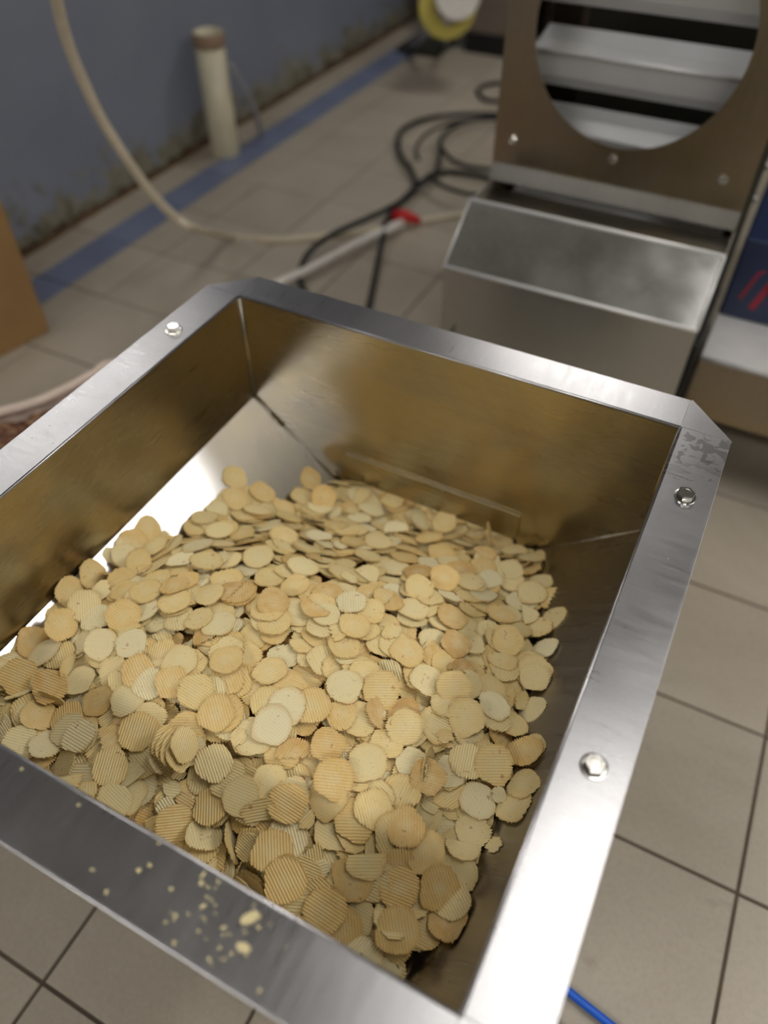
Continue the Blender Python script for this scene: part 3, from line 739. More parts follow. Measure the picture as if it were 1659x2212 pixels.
# settled chips: variant, x y z in 0.1 mm, quaternion in 1/200, tone in 1/100
recs = [
(5,5674,-6058,-2088,188,27,5,63,60), (5,4953,-6230,-2131,143,33,-12,136,66), (5,4473,-6194,-2017,172,38,4,95,60), (5,5884,-5535,-2051,175,38,31,83,74), (5,4488,-5182,-1664,109,34,-11,164,66),
(5,3603,-4988,-1613,35,-153,-124,1,0), (3,5343,-5219,-1841,192,32,10,47,78), (5,5903,-4133,-1956,101,38,-15,168,42), (3,4164,-5601,-1736,142,37,-5,136,72), (3,5526,-5721,-2051,131,29,-8,149,74),
(5,4233,-6027,-1930,188,37,15,56,58), (5,5432,-3802,-1847,33,-101,-169,-7,45), (8,2982,-5154,-1575,180,35,9,80,64), (17,3683,-5749,-1774,29,-132,-145,-29,35), (5,5606,-5315,-1981,31,-190,-55,9,60),
(3,4875,-4287,-1738,102,33,-12,169,36), (5,4449,-4014,-1682,101,38,-18,167,48), (5,493,-5746,-1832,128,35,1,149,60), (3,2644,-5063,-1514,140,41,2,137,45), (4,4230,-4865,-1691,109,31,-8,165,78),
(4,5337,-4652,-1782,123,34,-10,154,88), (10,5119,-5662,-1923,32,-102,-169,-13,45), (8,952,-5681,-1791,126,42,5,149,80), (5,1160,-4592,-1641,147,36,1,131,60), (8,5152,-3532,-1804,102,35,-22,167,50),
(0,1179,-5026,-1651,27,-103,-169,-12,10), (2,2925,-5636,-1505,-34,98,0,171,40), (3,5447,-2409,-2161,30,-130,-148,-9,55), (4,2326,-5082,-1539,174,27,2,95,66), (4,1530,-4856,-1606,15,-119,-160,-15,5),
(4,2755,-3633,-1507,113,44,-7,159,86), (6,1859,-5128,-1594,175,23,-3,95,72), (3,560,-4648,-1729,37,-184,-65,20,30), (4,4909,-2857,-1985,9,-174,-96,20,95), (3,4296,-1806,-2231,22,-103,-170,-7,74),
(0,2088,-5188,-1604,175,21,-9,94,2), (8,4110,-2245,-2037,161,5,14,118,42), (0,808,-4714,-1744,10,-188,-62,-24,4), (3,2767,-5455,-1652,98,45,-7,168,62), (3,1723,-768,-2808,61,-96,-163,-27,78),
(3,192,-3369,-2033,115,55,43,148,70), (4,2908,-5712,-1580,-19,96,13,174,50), (0,2720,-5780,-1638,51,93,49,163,6), (3,2737,-5704,-1563,33,88,41,172,45), (15,6224,-4905,-2113,128,-51,-48,137,30),
(0,2851,-5710,-1574,1,103,19,170,42), (6,2794,-5707,-1568,19,93,28,174,50), (15,6068,-4406,-2080,55,-131,-138,26,0), (3,1320,-3776,-3021,149,42,56,113,5), (0,5166,-258,-3032,183,-15,-68,39,45),
(5,2302,-5693,-1684,32,-5,20,-196,54), (5,4703,-4840,-1735,2,-126,-155,-4,29), (3,3229,-5583,-1764,87,-9,28,-178,21), (3,3140,-6237,-2035,166,6,68,-88,56), (3,2242,-6123,-1780,194,39,10,27,36),
(3,4981,-5221,-1805,74,-13,21,-184,46), (8,5892,-4525,-2084,6,-184,-76,21,4), (5,5073,-5865,-2043,51,-192,-19,2,68), (1,4065,-4202,-1613,13,-30,-197,3,14), (5,4854,-5398,-1842,104,21,-6,169,60),
(3,480,-4973,-1756,57,97,-157,-51,62), (6,3397,-5946,-1938,189,19,-28,56,58), (4,5969,-4836,-2150,1,176,-93,-17,31), (5,3853,-4568,-1630,184,9,3,79,58), (0,3466,-6187,-2059,30,176,84,-36,16),
(17,5631,-4228,-1942,22,-19,13,-197,25), (4,2467,-6370,-1915,55,-152,-118,-7,18), (6,1684,-6004,-1794,136,23,-7,-145,3), (5,3620,-4717,-1600,97,10,-2,175,0), (5,4505,-5348,-1770,4,-82,-178,-41,54),
(17,6147,-3757,-2080,183,-21,-39,67,75), (4,1006,-5987,-1923,39,134,-142,-19,70), (1,5145,-4941,-1832,2,-6,20,-199,52), (1,4456,-3346,-1818,4,175,94,-23,61), (6,6066,-5733,-2135,2,199,2,19,87),
(3,1079,-6334,-1953,30,-112,-161,25,9), (8,2722,-4576,-1510,134,2,-15,-148,58), (3,5174,-6269,-2232,54,-183,-56,15,66), (8,1934,-5437,-1679,9,-134,-147,-19,21), (3,3211,-4431,-1588,64,-19,11,188,50),
(4,6263,-4137,-2048,57,74,176,14,43), (4,3893,-5509,-1719,23,-198,2,18,41), (6,1587,-5564,-1799,92,-10,-25,176,77), (1,2251,-4830,-1518,8,-197,35,1,35), (6,4824,-3566,-1857,21,140,-140,-16,16),
(0,6042,-5571,-2120,179,-10,-16,87,32), (1,6238,-4407,-2069,57,59,182,11,38), (3,5630,-3396,-2058,36,109,-163,11,0), (4,5917,-2710,-2233,96,0,-12,175,27), (3,5467,-6418,-2285,15,-197,27,8,5),
(7,4197,-4493,-1670,177,9,3,93,70), (17,5986,-5300,-2145,22,-193,-45,-6,33), (1,186,-5252,-1999,5,186,22,-69,85), (5,5157,-4028,-1856,138,9,18,144,33), (2,1187,-5453,-1837,187,11,-8,-68,19),
(14,3955,-5122,-1742,199,19,10,3,87), (16,2301,-4163,-1581,17,-10,199,-13,14), (1,4693,-5560,-1914,22,-144,-137,1,36), (0,3755,-3398,-1657,199,-19,15,3,54), (3,1346,-6202,-1935,17,146,-133,28,0),
(16,1123,-4125,-1705,17,92,177,-6,56), (10,3975,-5811,-1836,165,53,60,-81,42), (5,5399,-1220,-2589,179,-8,0,88,26), (16,3461,-5155,-1689,5,-152,128,22,21), (8,143,-4106,-1950,119,56,68,134,49),
(9,5922,-5012,-2120,20,112,161,-34,33), (3,1590,-4111,-1648,17,43,194,-7,51), (17,4387,-4428,-1734,118,14,13,160,38), (16,4672,-2432,-2103,39,186,-63,-12,86), (3,3797,-3710,-1653,19,170,102,-23,55),
(16,4303,-5851,-1939,77,-16,34,-180,1), (1,1968,-2859,-1914,2,-153,129,-6,35), (3,113,-4497,-1890,10,-170,-34,99,56), (6,3538,-3078,-1700,54,6,-20,-191,3), (4,4782,-4525,-1776,178,-13,-4,-90,49),
(5,446,-5317,-1937,27,-144,134,-25,0), (2,5115,-4579,-1845,118,21,20,159,3), (1,5263,-5324,-1901,165,54,31,94,37), (5,1452,-3306,-1798,35,177,-85,15,42), (16,2889,-3825,-1581,94,-7,-6,-176,46),
(0,2735,-3145,-1754,180,7,-24,-83,56), (1,1471,-5979,-1874,117,-11,-27,160,6), (3,5563,-4595,-2035,0,193,-46,-30,51), (5,2602,-2743,-1894,144,-22,35,133,18), (7,2038,-4202,-1607,5,197,-12,31,49),
(1,4201,-2619,-1992,108,-15,27,165,26), (4,5249,-6099,-2248,25,-140,-133,-46,27), (0,3795,-3055,-1741,141,-15,0,-141,52), (6,3658,-3979,-1676,2,-182,-80,26,34), (0,1690,-6304,-1944,17,102,158,66,23),
(0,5886,-5885,-2224,142,5,15,-139,63), (4,6036,-3095,-2285,29,170,78,64,10), (6,2838,-4746,-1565,16,-180,-86,4,60), (1,3409,-4771,-1609,69,-7,9,-187,46), (2,1924,-3842,-1616,13,-117,161,-20,46),
(16,2517,-6230,-1948,28,-192,47,15,22), (3,594,-3702,-1917,60,-140,-99,84,47), (12,4025,-6083,-2052,148,83,-33,101,29), (3,510,-1434,-2325,22,178,-58,-67,44), (1,2334,-3128,-1843,176,-26,4,92,47),
(8,759,-1779,-2363,7,195,11,-41,58), (10,5458,-2640,-2193,10,-105,-168,26,48), (17,3416,-5631,-1838,141,25,-4,-139,27), (4,3192,-4142,-1716,47,-2,12,194,4), (0,5430,-5559,-2041,181,65,18,51,60),
(12,2052,-5924,-1753,195,17,-1,-42,63), (11,4559,-4239,-1745,38,179,-72,-38,96), (5,3547,-4516,-1628,146,1,14,-136,59), (6,3623,-203,-3005,9,-11,198,24,50), (8,2817,-4372,-1646,77,13,2,184,50),
(4,193,-3055,-2050,69,-31,-185,12,63), (0,1538,-5216,-1727,43,-190,41,15,34), (16,921,-1316,-2568,0,-164,-102,50,60), (1,1901,-3469,-1758,197,-17,-12,-25,55), (1,1040,-2534,-2181,194,-21,-16,-42,27),
(5,3038,-3531,-1677,173,-28,7,-96,20), (3,693,-5287,-1880,96,29,-10,-173,40), (5,2208,-3625,-1662,53,7,-25,-191,86), (6,4185,-3926,-1669,177,-14,11,-91,45), (6,3810,-5150,-1755,161,9,20,-116,64),
(4,2315,-5513,-1674,101,17,-13,171,29), (7,1421,-3904,-1663,193,-28,-17,42,74), (4,5452,-4923,-2069,32,-9,-197,-2,39), (3,1972,-4822,-1594,194,19,-16,40,54), (6,5190,-1915,-2381,158,-31,30,114,68),
(1,3051,-5104,-1611,192,12,34,-43,65), (17,295,-3636,-1983,27,185,-66,-28,13), (7,5494,-4425,-1955,22,-99,-172,10,5), (2,3376,-3407,-1648,15,142,139,-17,19), (0,4980,-950,-2616,192,-6,0,56,21),
(0,3157,-5701,-1923,37,-11,32,-194,20), (3,1346,-5867,-1916,79,28,15,-181,74), (1,3756,-6094,-2114,11,126,89,-127,38), (8,5894,-3443,-2186,15,122,152,-44,47), (8,5234,-5796,-2044,141,32,40,-132,30),
(2,5506,-3149,-2122,17,-66,-186,28,51), (3,5673,-1822,-2467,8,-155,119,-41,42), (6,3493,-6297,-2134,9,-59,190,-14,44), (4,5880,-2156,-2391,99,-63,-30,160,0), (2,4902,-3179,-1985,3,-166,-107,31,60),
(9,573,-4039,-1927,20,-159,33,115,51), (3,4587,-1550,-2438,91,-11,-31,-175,30), (5,4372,1116,-3451,33,-96,172,-9,30), (0,4595,-6055,-2077,63,-126,-138,-33,41), (3,1921,-2187,-2219,16,-65,-187,25,53),
(8,1231,-384,-2953,19,180,-52,-67,70), (1,5175,-3722,-1860,65,-4,24,188,31), (5,2525,-5849,-1778,158,20,-15,119,19), (9,2519,-6126,-1832,183,50,-2,-63,7), (16,3022,-1362,-2594,23,122,155,-28,35),
(11,3210,-3388,-1626,52,-4,22,192,81), (4,4784,-4103,-1789,185,-1,0,-76,95), (1,3180,-3073,-1767,6,115,163,-9,90), (4,4782,-1295,-2547,14,89,178,-10,0), (6,1790,-4274,-1693,183,-12,-12,79,23),
(17,2721,-3725,-1561,8,196,38,-5,55), (8,5597,-5972,-2138,108,-21,24,165,23), (2,3396,-3589,-1655,16,125,-154,16,33), (6,4698,-6357,-2203,51,-106,-159,-31,30), (16,3549,-1854,-2374,37,175,89,-8,17),
(4,5551,-2795,-2212,197,-19,21,-20,35), (2,2763,-4053,-1655,7,-182,-83,7,51), (17,5825,-1584,-2469,48,-135,129,-51,30), (0,653,-2392,-2247,6,77,-182,30,39), (1,4646,-2936,-2059,3,196,30,-29,14),
(5,3902,-970,-2788,179,-31,14,83,69), (6,3588,-4252,-1727,15,160,-119,0,65), (17,3877,-3995,-1699,193,-16,19,-47,49), (16,5893,-2607,-2249,138,4,-11,144,35), (2,1521,-4379,-1767,12,195,38,22,16),
(6,2637,-4454,-1566,39,6,-7,196,28), (14,5229,-3322,-2015,15,-74,-185,-6,31), (0,4595,-1052,-2642,37,2,-8,-196,65), (5,1089,-3062,-1936,158,-49,-9,111,2), (9,3334,-2337,-2153,19,-122,157,-1,25),
(7,4145,-6371,-2356,86,-166,-59,-41,66), (1,1348,-829,-2915,188,-20,35,55,41), (0,2311,1309,-3564,21,-19,11,-198,45), (8,4907,-5473,-1914,27,-121,-157,9,55), (5,2837,161,-3158,9,69,187,-18,100),
(8,2757,1235,-3604,2,-174,-98,-7,53), (1,2579,-6106,-1956,37,-138,135,34,1), (9,4369,-3751,-1822,67,34,33,-182,17), (0,4929,-5106,-1829,20,-158,-121,-7,33), (3,500,-3314,-2027,4,-195,15,-42,38),
(3,5693,-3556,-2054,42,193,-28,-17,28), (4,2634,-98,-3092,161,-11,-12,-118,53), (0,1295,-4369,-1696,8,-135,147,-18,3), (14,2877,-6352,-2159,129,38,2,148,87), (4,1117,-3428,-1832,189,-19,-35,-51,4),
(11,5133,-3186,-2018,198,-16,22,-14,100), (3,1973,-6378,-1932,50,-160,109,17,0), (1,5647,-6155,-2266,133,33,33,-142,50), (7,2939,-3932,-1645,146,-14,4,-135,68), (5,2148,-6546,-1806,31,177,83,28,33),
(8,3875,1206,-3570,32,17,-9,-196,32), (1,3901,-1838,-2281,168,-44,-5,100,93), (8,4794,-2008,-2362,17,-20,-41,-194,48), (5,4846,-6174,-2178,116,29,53,-151,44), (9,3314,-3835,-1696,3,86,179,-20,51),
(8,4232,-2750,-2011,12,-5,-36,-196,17), (12,1699,-5226,-1684,71,19,16,-185,33), (13,4204,-3199,-1792,20,-20,-11,-198,48), (1,5851,-3679,-2161,184,-52,54,-26,67), (4,2483,983,-3597,12,-152,-130,-5,36),
(8,3426,-3687,-1703,19,129,-151,8,67), (0,5153,-2309,-2308,187,-6,18,69,26), (9,963,-5388,-1879,145,-9,131,41,50), (6,823,-4195,-1813,10,-144,135,-30,58), (11,5452,-1680,-2507,145,-9,-26,-135,21),
(5,4358,-1322,-2550,104,-13,-29,-168,92), (1,2454,-514,-2985,116,-17,43,156,10), (16,4044,-5355,-1871,75,-4,36,-182,39), (17,649,-2572,-2260,20,183,-79,8,54), (9,685,-2176,-2302,6,-154,128,2,12),
(6,870,-6002,-1946,166,36,24,103,41), (0,3825,-4696,-1718,112,0,27,-163,75), (3,1599,-3077,-1951,192,-16,-26,-46,32), (0,3310,1172,-3554,14,172,101,-7,42), (6,2926,-4726,-1609,9,-172,-101,-5,56),
(3,3093,-1807,-2402,59,-20,-55,-182,36), (0,3215,-3281,-1698,196,-23,-2,-32,53), (14,3094,-891,-2790,200,5,1,4,4), (1,2155,-3988,-1654,14,-51,192,-17,41), (5,3106,-2514,-2003,24,38,-187,55,37),
(16,847,-5000,-1815,109,-36,-51,156,2), (15,4364,-5615,-1854,195,29,11,-32,57), (14,3867,-2708,-1867,43,167,-102,6,67), (15,2914,-5942,-1933,1,-163,111,33,14), (14,4541,-5910,-2005,60,-10,64,-179,38),
(14,5668,-6309,-2312,37,-193,-35,-11,4), (13,5414,-4834,-2028,135,26,19,144,21), (3,1079,-3886,-1780,17,-81,181,-17,48), (15,3365,-5248,-1669,20,15,-16,198,45), (5,5492,-3881,-1958,37,174,-85,-33,20),
(1,3274,-273,-3094,24,190,46,-34,12), (7,4136,-5081,-1835,12,-172,96,31,70), (8,4277,-3333,-1811,119,-23,0,-159,40), (17,3878,-2721,-1889,187,-33,28,56,78), (11,5047,-2702,-2081,87,-35,-20,-176,23),
(6,4830,-1662,-2438,50,194,-2,6,0), (1,3559,-690,-2925,154,-10,-50,-117,66), (0,3180,-4696,-1630,70,4,-10,187,62), (8,4128,-3366,-1807,176,0,22,92,33), (10,1843,-6453,-1881,24,95,174,3,42),
(13,562,-4305,-1828,39,-17,-195,7,35), (14,2144,-3653,-1641,13,170,-102,23,100), (6,4268,-2278,-2093,44,191,-38,-2,44), (4,1348,-6363,-2031,42,157,116,9,76), (5,5417,-881,-2741,45,0,194,-21,24),
(8,2073,1281,-3592,10,-198,-21,16,43), (5,5434,-2020,-2392,185,-49,-13,-55,34), (4,2735,-1614,-2494,191,-51,4,33,62), (13,5909,-3085,-2302,69,-83,-165,37,48), (4,2371,-4803,-1539,135,6,6,-147,49),
(6,2217,-1739,-2498,33,85,173,-40,0), (5,1855,-5589,-1794,47,-6,-26,193,35), (4,1325,-1322,-2735,162,-12,47,106,62), (2,1338,-2404,-2217,32,193,35,21,58), (4,5051,-1132,-2627,138,-3,-5,-145,32),
(12,2109,-316,-3014,18,132,148,21,42), (9,4511,-830,-2683,0,-105,170,-6,86), (2,4780,-3175,-1977,192,-8,32,47,79), (1,3610,-6327,-2208,148,-2,-42,128,53), (1,4140,-5515,-1791,8,-158,119,29,20),
(15,5311,-4157,-1852,13,-101,-171,16,73), (1,1155,-1775,-2423,186,-52,-20,-48,32), (7,2088,-2410,-2108,148,-58,-29,-118,42), (3,3558,-1532,-2495,32,0,-58,-189,68), (7,5692,-5744,-2153,170,-10,-12,-104,42),
(4,2249,-1298,-2675,2,-75,180,-42,61), (8,1975,-5945,-1843,196,23,3,-31,40), (15,3099,-5973,-1966,140,-5,32,-139,96), (4,2420,-850,-2885,29,-18,37,193,4), (5,2731,-5792,-1907,138,7,33,-141,29),
(0,5684,-4990,-2171,19,178,-89,-14,9), (11,3558,-3583,-1636,166,-20,-10,-109,57), (4,2771,-4978,-1565,186,16,5,72,15), (8,5221,-5509,-2017,43,61,-182,-35,40), (0,1166,-3529,-1852,56,14,-31,-189,49),
(8,1744,-942,-2874,97,-18,33,171,15), (5,1072,-1976,-2393,137,-44,31,135,47), (8,2843,-2140,-2342,22,87,-172,48,37), (11,5298,-1420,-2606,17,188,-66,11,6), (6,1449,-3757,-1718,37,-27,18,194,73),
(17,4404,1308,-3455,47,-192,18,-22,11), (10,4799,-5693,-2028,175,35,6,91,20), (5,5913,-5045,-2176,3,195,42,-17,37), (1,2582,-4375,-1597,105,0,1,-170,58), (6,3851,-3320,-1742,186,-7,15,72,50),
(2,3640,-2753,-1880,31,178,-86,1,74), (14,5634,-3140,-2207,21,-10,-198,20,61), (6,1917,-3124,-1938,2,-93,171,-46,0), (7,4582,-35,-3178,160,-15,8,119,64), (7,2490,-2908,-1877,45,191,-39,10,44),
(16,4675,-1782,-2407,44,-17,47,189,44), (11,995,-5788,-1897,107,76,121,-90,60), (0,3784,-6366,-2297,13,-176,-66,-68,3), (16,2939,1283,-3620,199,3,-5,-17,24), (17,3121,-5947,-2015,194,14,29,-37,47),
(14,2329,-4374,-1573,189,-17,-13,61,92), (14,4474,-1963,-2297,48,192,25,-11,2), (1,3256,-870,-2903,27,7,66,187,56), (13,3022,-6154,-1986,101,5,48,-166,2), (0,3875,-1368,-2617,190,-46,5,41,0),
(1,4231,-3058,-1932,75,-17,-26,-183,64), (3,4586,-2541,-2126,171,-48,-8,-92,30), (1,1565,-1558,-2577,10,3,69,187,45), (10,4872,-347,-2931,182,-35,-28,-69,35), (5,2327,-2208,-2221,140,-58,-50,-121,35),
(4,4077,139,-3180,63,0,-43,-185,45), (4,5134,-365,-2878,29,159,-105,51,28), (1,5282,-4533,-1815,107,-62,-142,68,38), (4,4063,652,-3438,57,-1,-27,-190,3), (1,3762,-5809,-1994,49,-193,-9,-12,51),
(3,4012,-3093,-1876,91,-6,26,176,50), (5,3910,-597,-2978,191,-54,-3,23,53), (1,3307,-5302,-1866,30,14,-52,190,85), (2,5651,-4635,-2156,103,18,9,170,37), (4,5167,-4168,-1919,39,21,15,194,45),
(11,5669,-1186,-2588,162,-21,-32,110,62), (1,3998,973,-3578,19,55,191,-2,47), (5,4080,-6440,-2400,62,-119,-116,-93,17), (5,1631,-3959,-1682,175,-17,-8,95,38), (0,4903,-1839,-2421,42,192,35,-17,57),
(0,2971,-328,-3119,6,6,-199,20,59), (3,3550,737,-3546,6,-48,194,0,20), (5,4558,-3599,-1898,80,24,26,180,57), (0,4964,-3736,-2015,118,24,27,157,41), (3,3031,-5198,-1733,22,-179,-87,4,58),
(6,3141,-5144,-1690,188,21,7,63,12), (4,834,-3656,-1884,18,188,-3,64,35), (9,2492,-1384,-2593,33,83,176,-32,59), (5,1088,-5186,-1888,4,47,192,29,37), (9,2954,-6239,-2038,33,-61,-184,-35,50),
(2,5257,-1783,-2475,60,-9,40,186,27), (15,4756,-5943,-2075,51,-75,-174,-41,5), (0,4703,-3545,-1868,121,10,22,158,59), (16,654,-3172,-2055,27,-161,107,-45,18), (1,3880,-2463,-2060,23,-15,-193,46,0),
(13,5217,-2812,-2182,129,-37,9,-148,42), (12,3702,167,-3210,162,-37,-6,-111,76), (4,3487,-3973,-1702,5,-4,-199,20,38), (3,3618,-5576,-1876,36,-136,142,12,52), (4,3495,1146,-3573,185,-14,5,75,83),
(5,1799,-4765,-1692,96,19,12,-174,25), (5,5400,-2675,-2248,156,13,39,119,59), (10,926,-5988,-1941,41,-135,-141,14,24), (0,4251,417,-3384,135,-13,-25,-145,28), (1,1266,-2809,-2065,188,-64,-23,-7,30),
(4,4118,-1154,-2677,35,137,139,-27,27), (2,2357,-311,-3075,30,-76,-182,16,28), (8,2263,-18,-3155,26,191,-54,-2,93), (16,2777,-6311,-2169,188,48,30,37,46), (12,4267,-4683,-1770,18,-173,-96,23,58),
(0,4089,-5803,-1941,45,-156,-117,-12,74), (17,5920,-4636,-2176,19,6,-199,5,34), (6,5328,-2394,-2241,93,17,37,172,38), (11,3635,-2148,-2242,50,166,98,-23,35), (3,4121,-6355,-2377,6,13,94,-176,29),
(4,3431,153,-3159,39,195,-18,-1,47), (16,2080,-220,-3072,8,199,-15,-4,2), (0,2417,-5421,-1797,111,8,-19,165,57), (5,1992,468,-3370,99,-47,-44,-161,75), (11,1446,-4772,-1646,5,176,-94,12,53),
(4,1856,-315,-3078,24,197,-19,-13,38), (17,3255,121,-3199,190,-24,11,-58,58), (6,5164,-616,-2878,44,191,-4,39,75), (3,2044,-2488,-2070,65,184,-46,2,47), (16,1696,-1066,-2861,10,56,185,-52,41),
(13,4684,-5016,-1772,165,-1,4,-113,49), (5,1550,-2733,-2084,60,73,172,-38,30), (9,3907,-6186,-2310,10,-20,-81,181,57), (5,2667,-2398,-2156,56,-25,52,183,32), (13,3249,-2561,-1964,126,-48,-36,-143,29),
(0,2754,-1842,-2443,64,-38,49,179,72), (3,746,-6402,-1989,159,35,-39,109,0), (4,1722,-5973,-1839,23,-194,-20,-35,33), (6,1270,-5080,-1716,145,21,30,-133,40), (17,2127,-621,-3001,179,-23,-22,-82,83),
(0,2594,-1270,-2653,41,194,-13,19,45), (0,1845,-4621,-1745,128,18,-18,-152,78), (15,2917,-5804,-1922,21,-17,-196,-27,44), (1,3056,-3152,-1793,13,171,100,-26,61), (1,1894,-6246,-1965,168,28,-11,104,34),
(3,5667,-3000,-2266,26,40,-194,14,53), (8,616,-5828,-1934,187,-33,-63,-13,24), (10,139,-3620,-2003,62,-88,-165,33,6), (0,3385,-1144,-2770,13,3,-66,-188,58), (8,2226,-3878,-1703,15,4,199,-18,4),
(4,3882,-3640,-1787,196,-12,20,-31,65), (5,2658,-1978,-2401,40,62,178,-54,44), (0,2982,904,-3564,46,187,-46,26,45), (6,1316,-5636,-1949,14,-6,-30,197,0), (0,4007,-6038,-2027,13,-13,88,-178,47),
(4,2870,-5588,-1748,89,13,-18,178,3), (4,3582,-6449,-2151,37,-29,4,194,32), (4,5013,-2650,-2116,34,77,-180,21,39), (13,2027,-885,-2933,20,48,193,-2,14), (10,4492,1037,-3444,22,37,1,-195,4),
(7,701,-6184,-2007,11,85,-168,-65,44), (16,4913,-4244,-1841,27,7,6,198,15), (13,3863,-3800,-1664,182,-24,3,-79,20), (8,209,-3483,-2037,95,50,41,164,4), (1,1783,-1793,-2462,63,159,103,-16,43),
(3,3807,-448,-3012,62,176,68,21,46), (2,3821,-157,-3169,25,-65,185,-30,49), (10,3441,514,-3382,36,193,-40,2,66), (0,4704,-3720,-1956,31,-24,-195,17,52), (1,2986,-6069,-2083,189,13,62,-15,33),
(6,3167,-1464,-2613,54,11,-63,-181,43), (3,215,-5641,-2044,63,-102,-158,29,4), (1,2705,-119,-3134,13,105,168,-24,66), (8,3869,289,-3326,179,-7,13,89,40), (5,3679,-5459,-1930,183,38,-9,71,42),
(0,5708,-6357,-2420,23,-142,-131,-45,14), (3,4900,-5551,-1971,106,22,-5,168,58), (4,3366,-2899,-1839,20,178,88,-17,25), (1,3359,-1788,-2459,33,181,-72,29,34), (10,4947,-2445,-2203,32,195,-3,-28,38),
(4,1207,-1500,-2654,46,130,-145,5,28), (0,4456,-6118,-2055,30,-21,-186,-64,54), (6,576,-3350,-2069,184,-18,-49,58,61), (5,4398,-5908,-2062,27,-144,132,34,39), (1,473,-5966,-2030,170,-70,1,80,17),
(1,1572,-4122,-1716,23,-5,198,-7,25), (4,2216,-5422,-1710,19,10,31,-196,58), (5,4046,-429,-3034,31,95,-162,62,3), (5,4134,-6,-3199,196,-20,-33,-14,62), (1,4393,-197,-2947,117,47,114,105,59),
(4,4389,978,-3500,188,9,-21,-64,50), (4,5558,-2228,-2418,32,73,-184,-3,34), (16,1426,-1952,-2436,189,-47,-45,0,9), (4,4801,-4651,-1819,16,140,-141,-9,77), (6,4296,-2488,-2060,7,56,190,-30,40),
(11,2436,-1811,-2478,54,170,88,-22,4), (3,732,-4179,-1866,24,-50,191,-20,43), (0,3412,-32,-3147,131,-11,32,147,62), (2,2380,-4093,-1663,196,-22,-12,34,0), (16,3213,-2818,-1930,11,79,181,-27,39),
(6,5888,-4211,-2172,0,-158,-116,39,81), (6,4767,-6536,-2271,52,-176,-79,-11,51), (6,6183,-3690,-2129,57,62,180,18,33), (1,3093,559,-3349,64,187,30,-4,13), (16,4433,78,-3237,15,118,160,-17,47),
(6,202,-4781,-2050,49,129,-137,-46,38), (8,3681,-2506,-2061,145,-41,-22,-129,66), (1,4165,-959,-2809,185,-42,-8,64,51), (9,3938,471,-3380,3,190,-59,18,51), (1,2416,-4387,-1652,123,-9,11,157,34),
(16,4226,-3761,-1831,10,198,-15,-23,73), (7,548,-4993,-1996,29,63,12,-187,4), (16,1687,-4899,-1665,49,13,16,-193,62), (3,2413,-2611,-2010,3,-24,191,-56,80), (14,5022,-1258,-2691,47,-23,-29,-191,22),
(4,3477,-5870,-2004,192,38,-41,12,32), (4,5251,-3125,-2104,180,-1,39,79,54), (4,3139,-1211,-2700,189,-43,-8,51,5), (3,2592,-603,-3063,145,-36,-36,-128,5), (6,5806,-4048,-2058,171,6,50,91,32),
(5,5791,-2587,-2291,182,1,8,-83,54), (5,3496,945,-3623,2,-1,1,-200,54), (8,3502,-5525,-1923,35,-165,-106,-17,53), (5,2122,-1722,-2549,6,-11,193,-51,25), (6,3814,-5758,-1847,193,35,18,-36,32),
(9,2723,-1771,-2433,193,-50,-8,-12,2), (1,1535,-2049,-2353,160,-15,-63,-102,3), (5,2294,-1082,-2816,147,-45,27,125,34), (14,2280,220,-3252,189,-56,6,-30,32), (4,3386,-6430,-2157,157,-2,-17,-123,65),
(5,266,-5774,-1937,46,188,-2,-50,21), (13,2193,-691,-2945,197,-32,-13,-5,44), (5,772,-1738,-2441,11,37,-3,196,52), (6,1982,277,-3271,57,165,-96,17,74), (6,2250,-5172,-1727,106,8,-20,169,72),
(8,2951,-2557,-2042,72,186,8,8,31), (3,2245,-3644,-1677,12,-11,198,-23,71), (4,2115,-5652,-1748,55,6,-23,191,86), (8,5314,-4007,-1934,18,119,-160,-6,44), (5,3567,-1083,-2850,170,-64,-34,-76,75),
(10,4048,-2287,-2096,195,-43,-4,12,29), (1,4519,-2639,-2148,10,75,-183,29,0), (17,3926,1294,-3590,194,-10,-16,46,40), (12,1748,-4507,-1742,14,-113,164,-11,2), (14,3670,-4154,-1721,190,-11,4,-61,79),
(1,1826,-1337,-2848,73,181,-42,-2,55), (14,2284,-4303,-1640,110,-8,12,166,45), (8,4571,-4428,-1811,2,195,35,-27,69), (0,2548,-3643,-1686,199,-16,-1,11,61), (4,4089,-3881,-1701,167,-21,0,-107,40),
(4,3579,-745,-3050,21,85,178,-26,33), (11,500,-3025,-2069,73,-46,-9,180,51), (4,2579,-4067,-1697,140,-5,-7,142,42), (0,2753,-3825,-1606,4,157,123,-15,26), (5,655,-3355,-2084,3,-180,73,-46,41),
(1,1011,-3195,-1991,28,184,-69,23,31), (14,1463,-3178,-1908,91,11,-27,-176,10), (10,4592,-3127,-1976,12,32,15,197,55), (5,1513,-2166,-2380,192,-45,-30,-12,39), (3,4831,-2147,-2340,45,177,-82,-2,38),
(4,4354,-5381,-1842,25,11,-31,196,3), (12,1319,-2054,-2396,22,-62,182,-52,66), (0,855,-1459,-2548,54,38,26,187,37), (4,3141,-230,-3119,26,24,32,194,15), (5,2817,-1216,-2722,187,-40,-29,-49,36),
(10,4155,-287,-3119,166,-66,29,86,57), (8,1219,-1807,-2453,97,-23,-51,-166,85), (7,3964,-4,-3206,24,-57,188,-31,34), (6,2578,570,-3455,45,152,-116,36,55), (5,2774,-2961,-1926,71,4,-30,-184,54),
(5,3115,-5104,-1703,81,-5,22,-182,56), (4,683,-6317,-1997,37,-110,-153,-55,0), (1,2064,-5075,-1624,2,-49,-191,-36,27), (8,2822,-299,-3183,182,-13,-21,-78,58), (9,4224,-231,-3151,9,-59,189,-29,10),
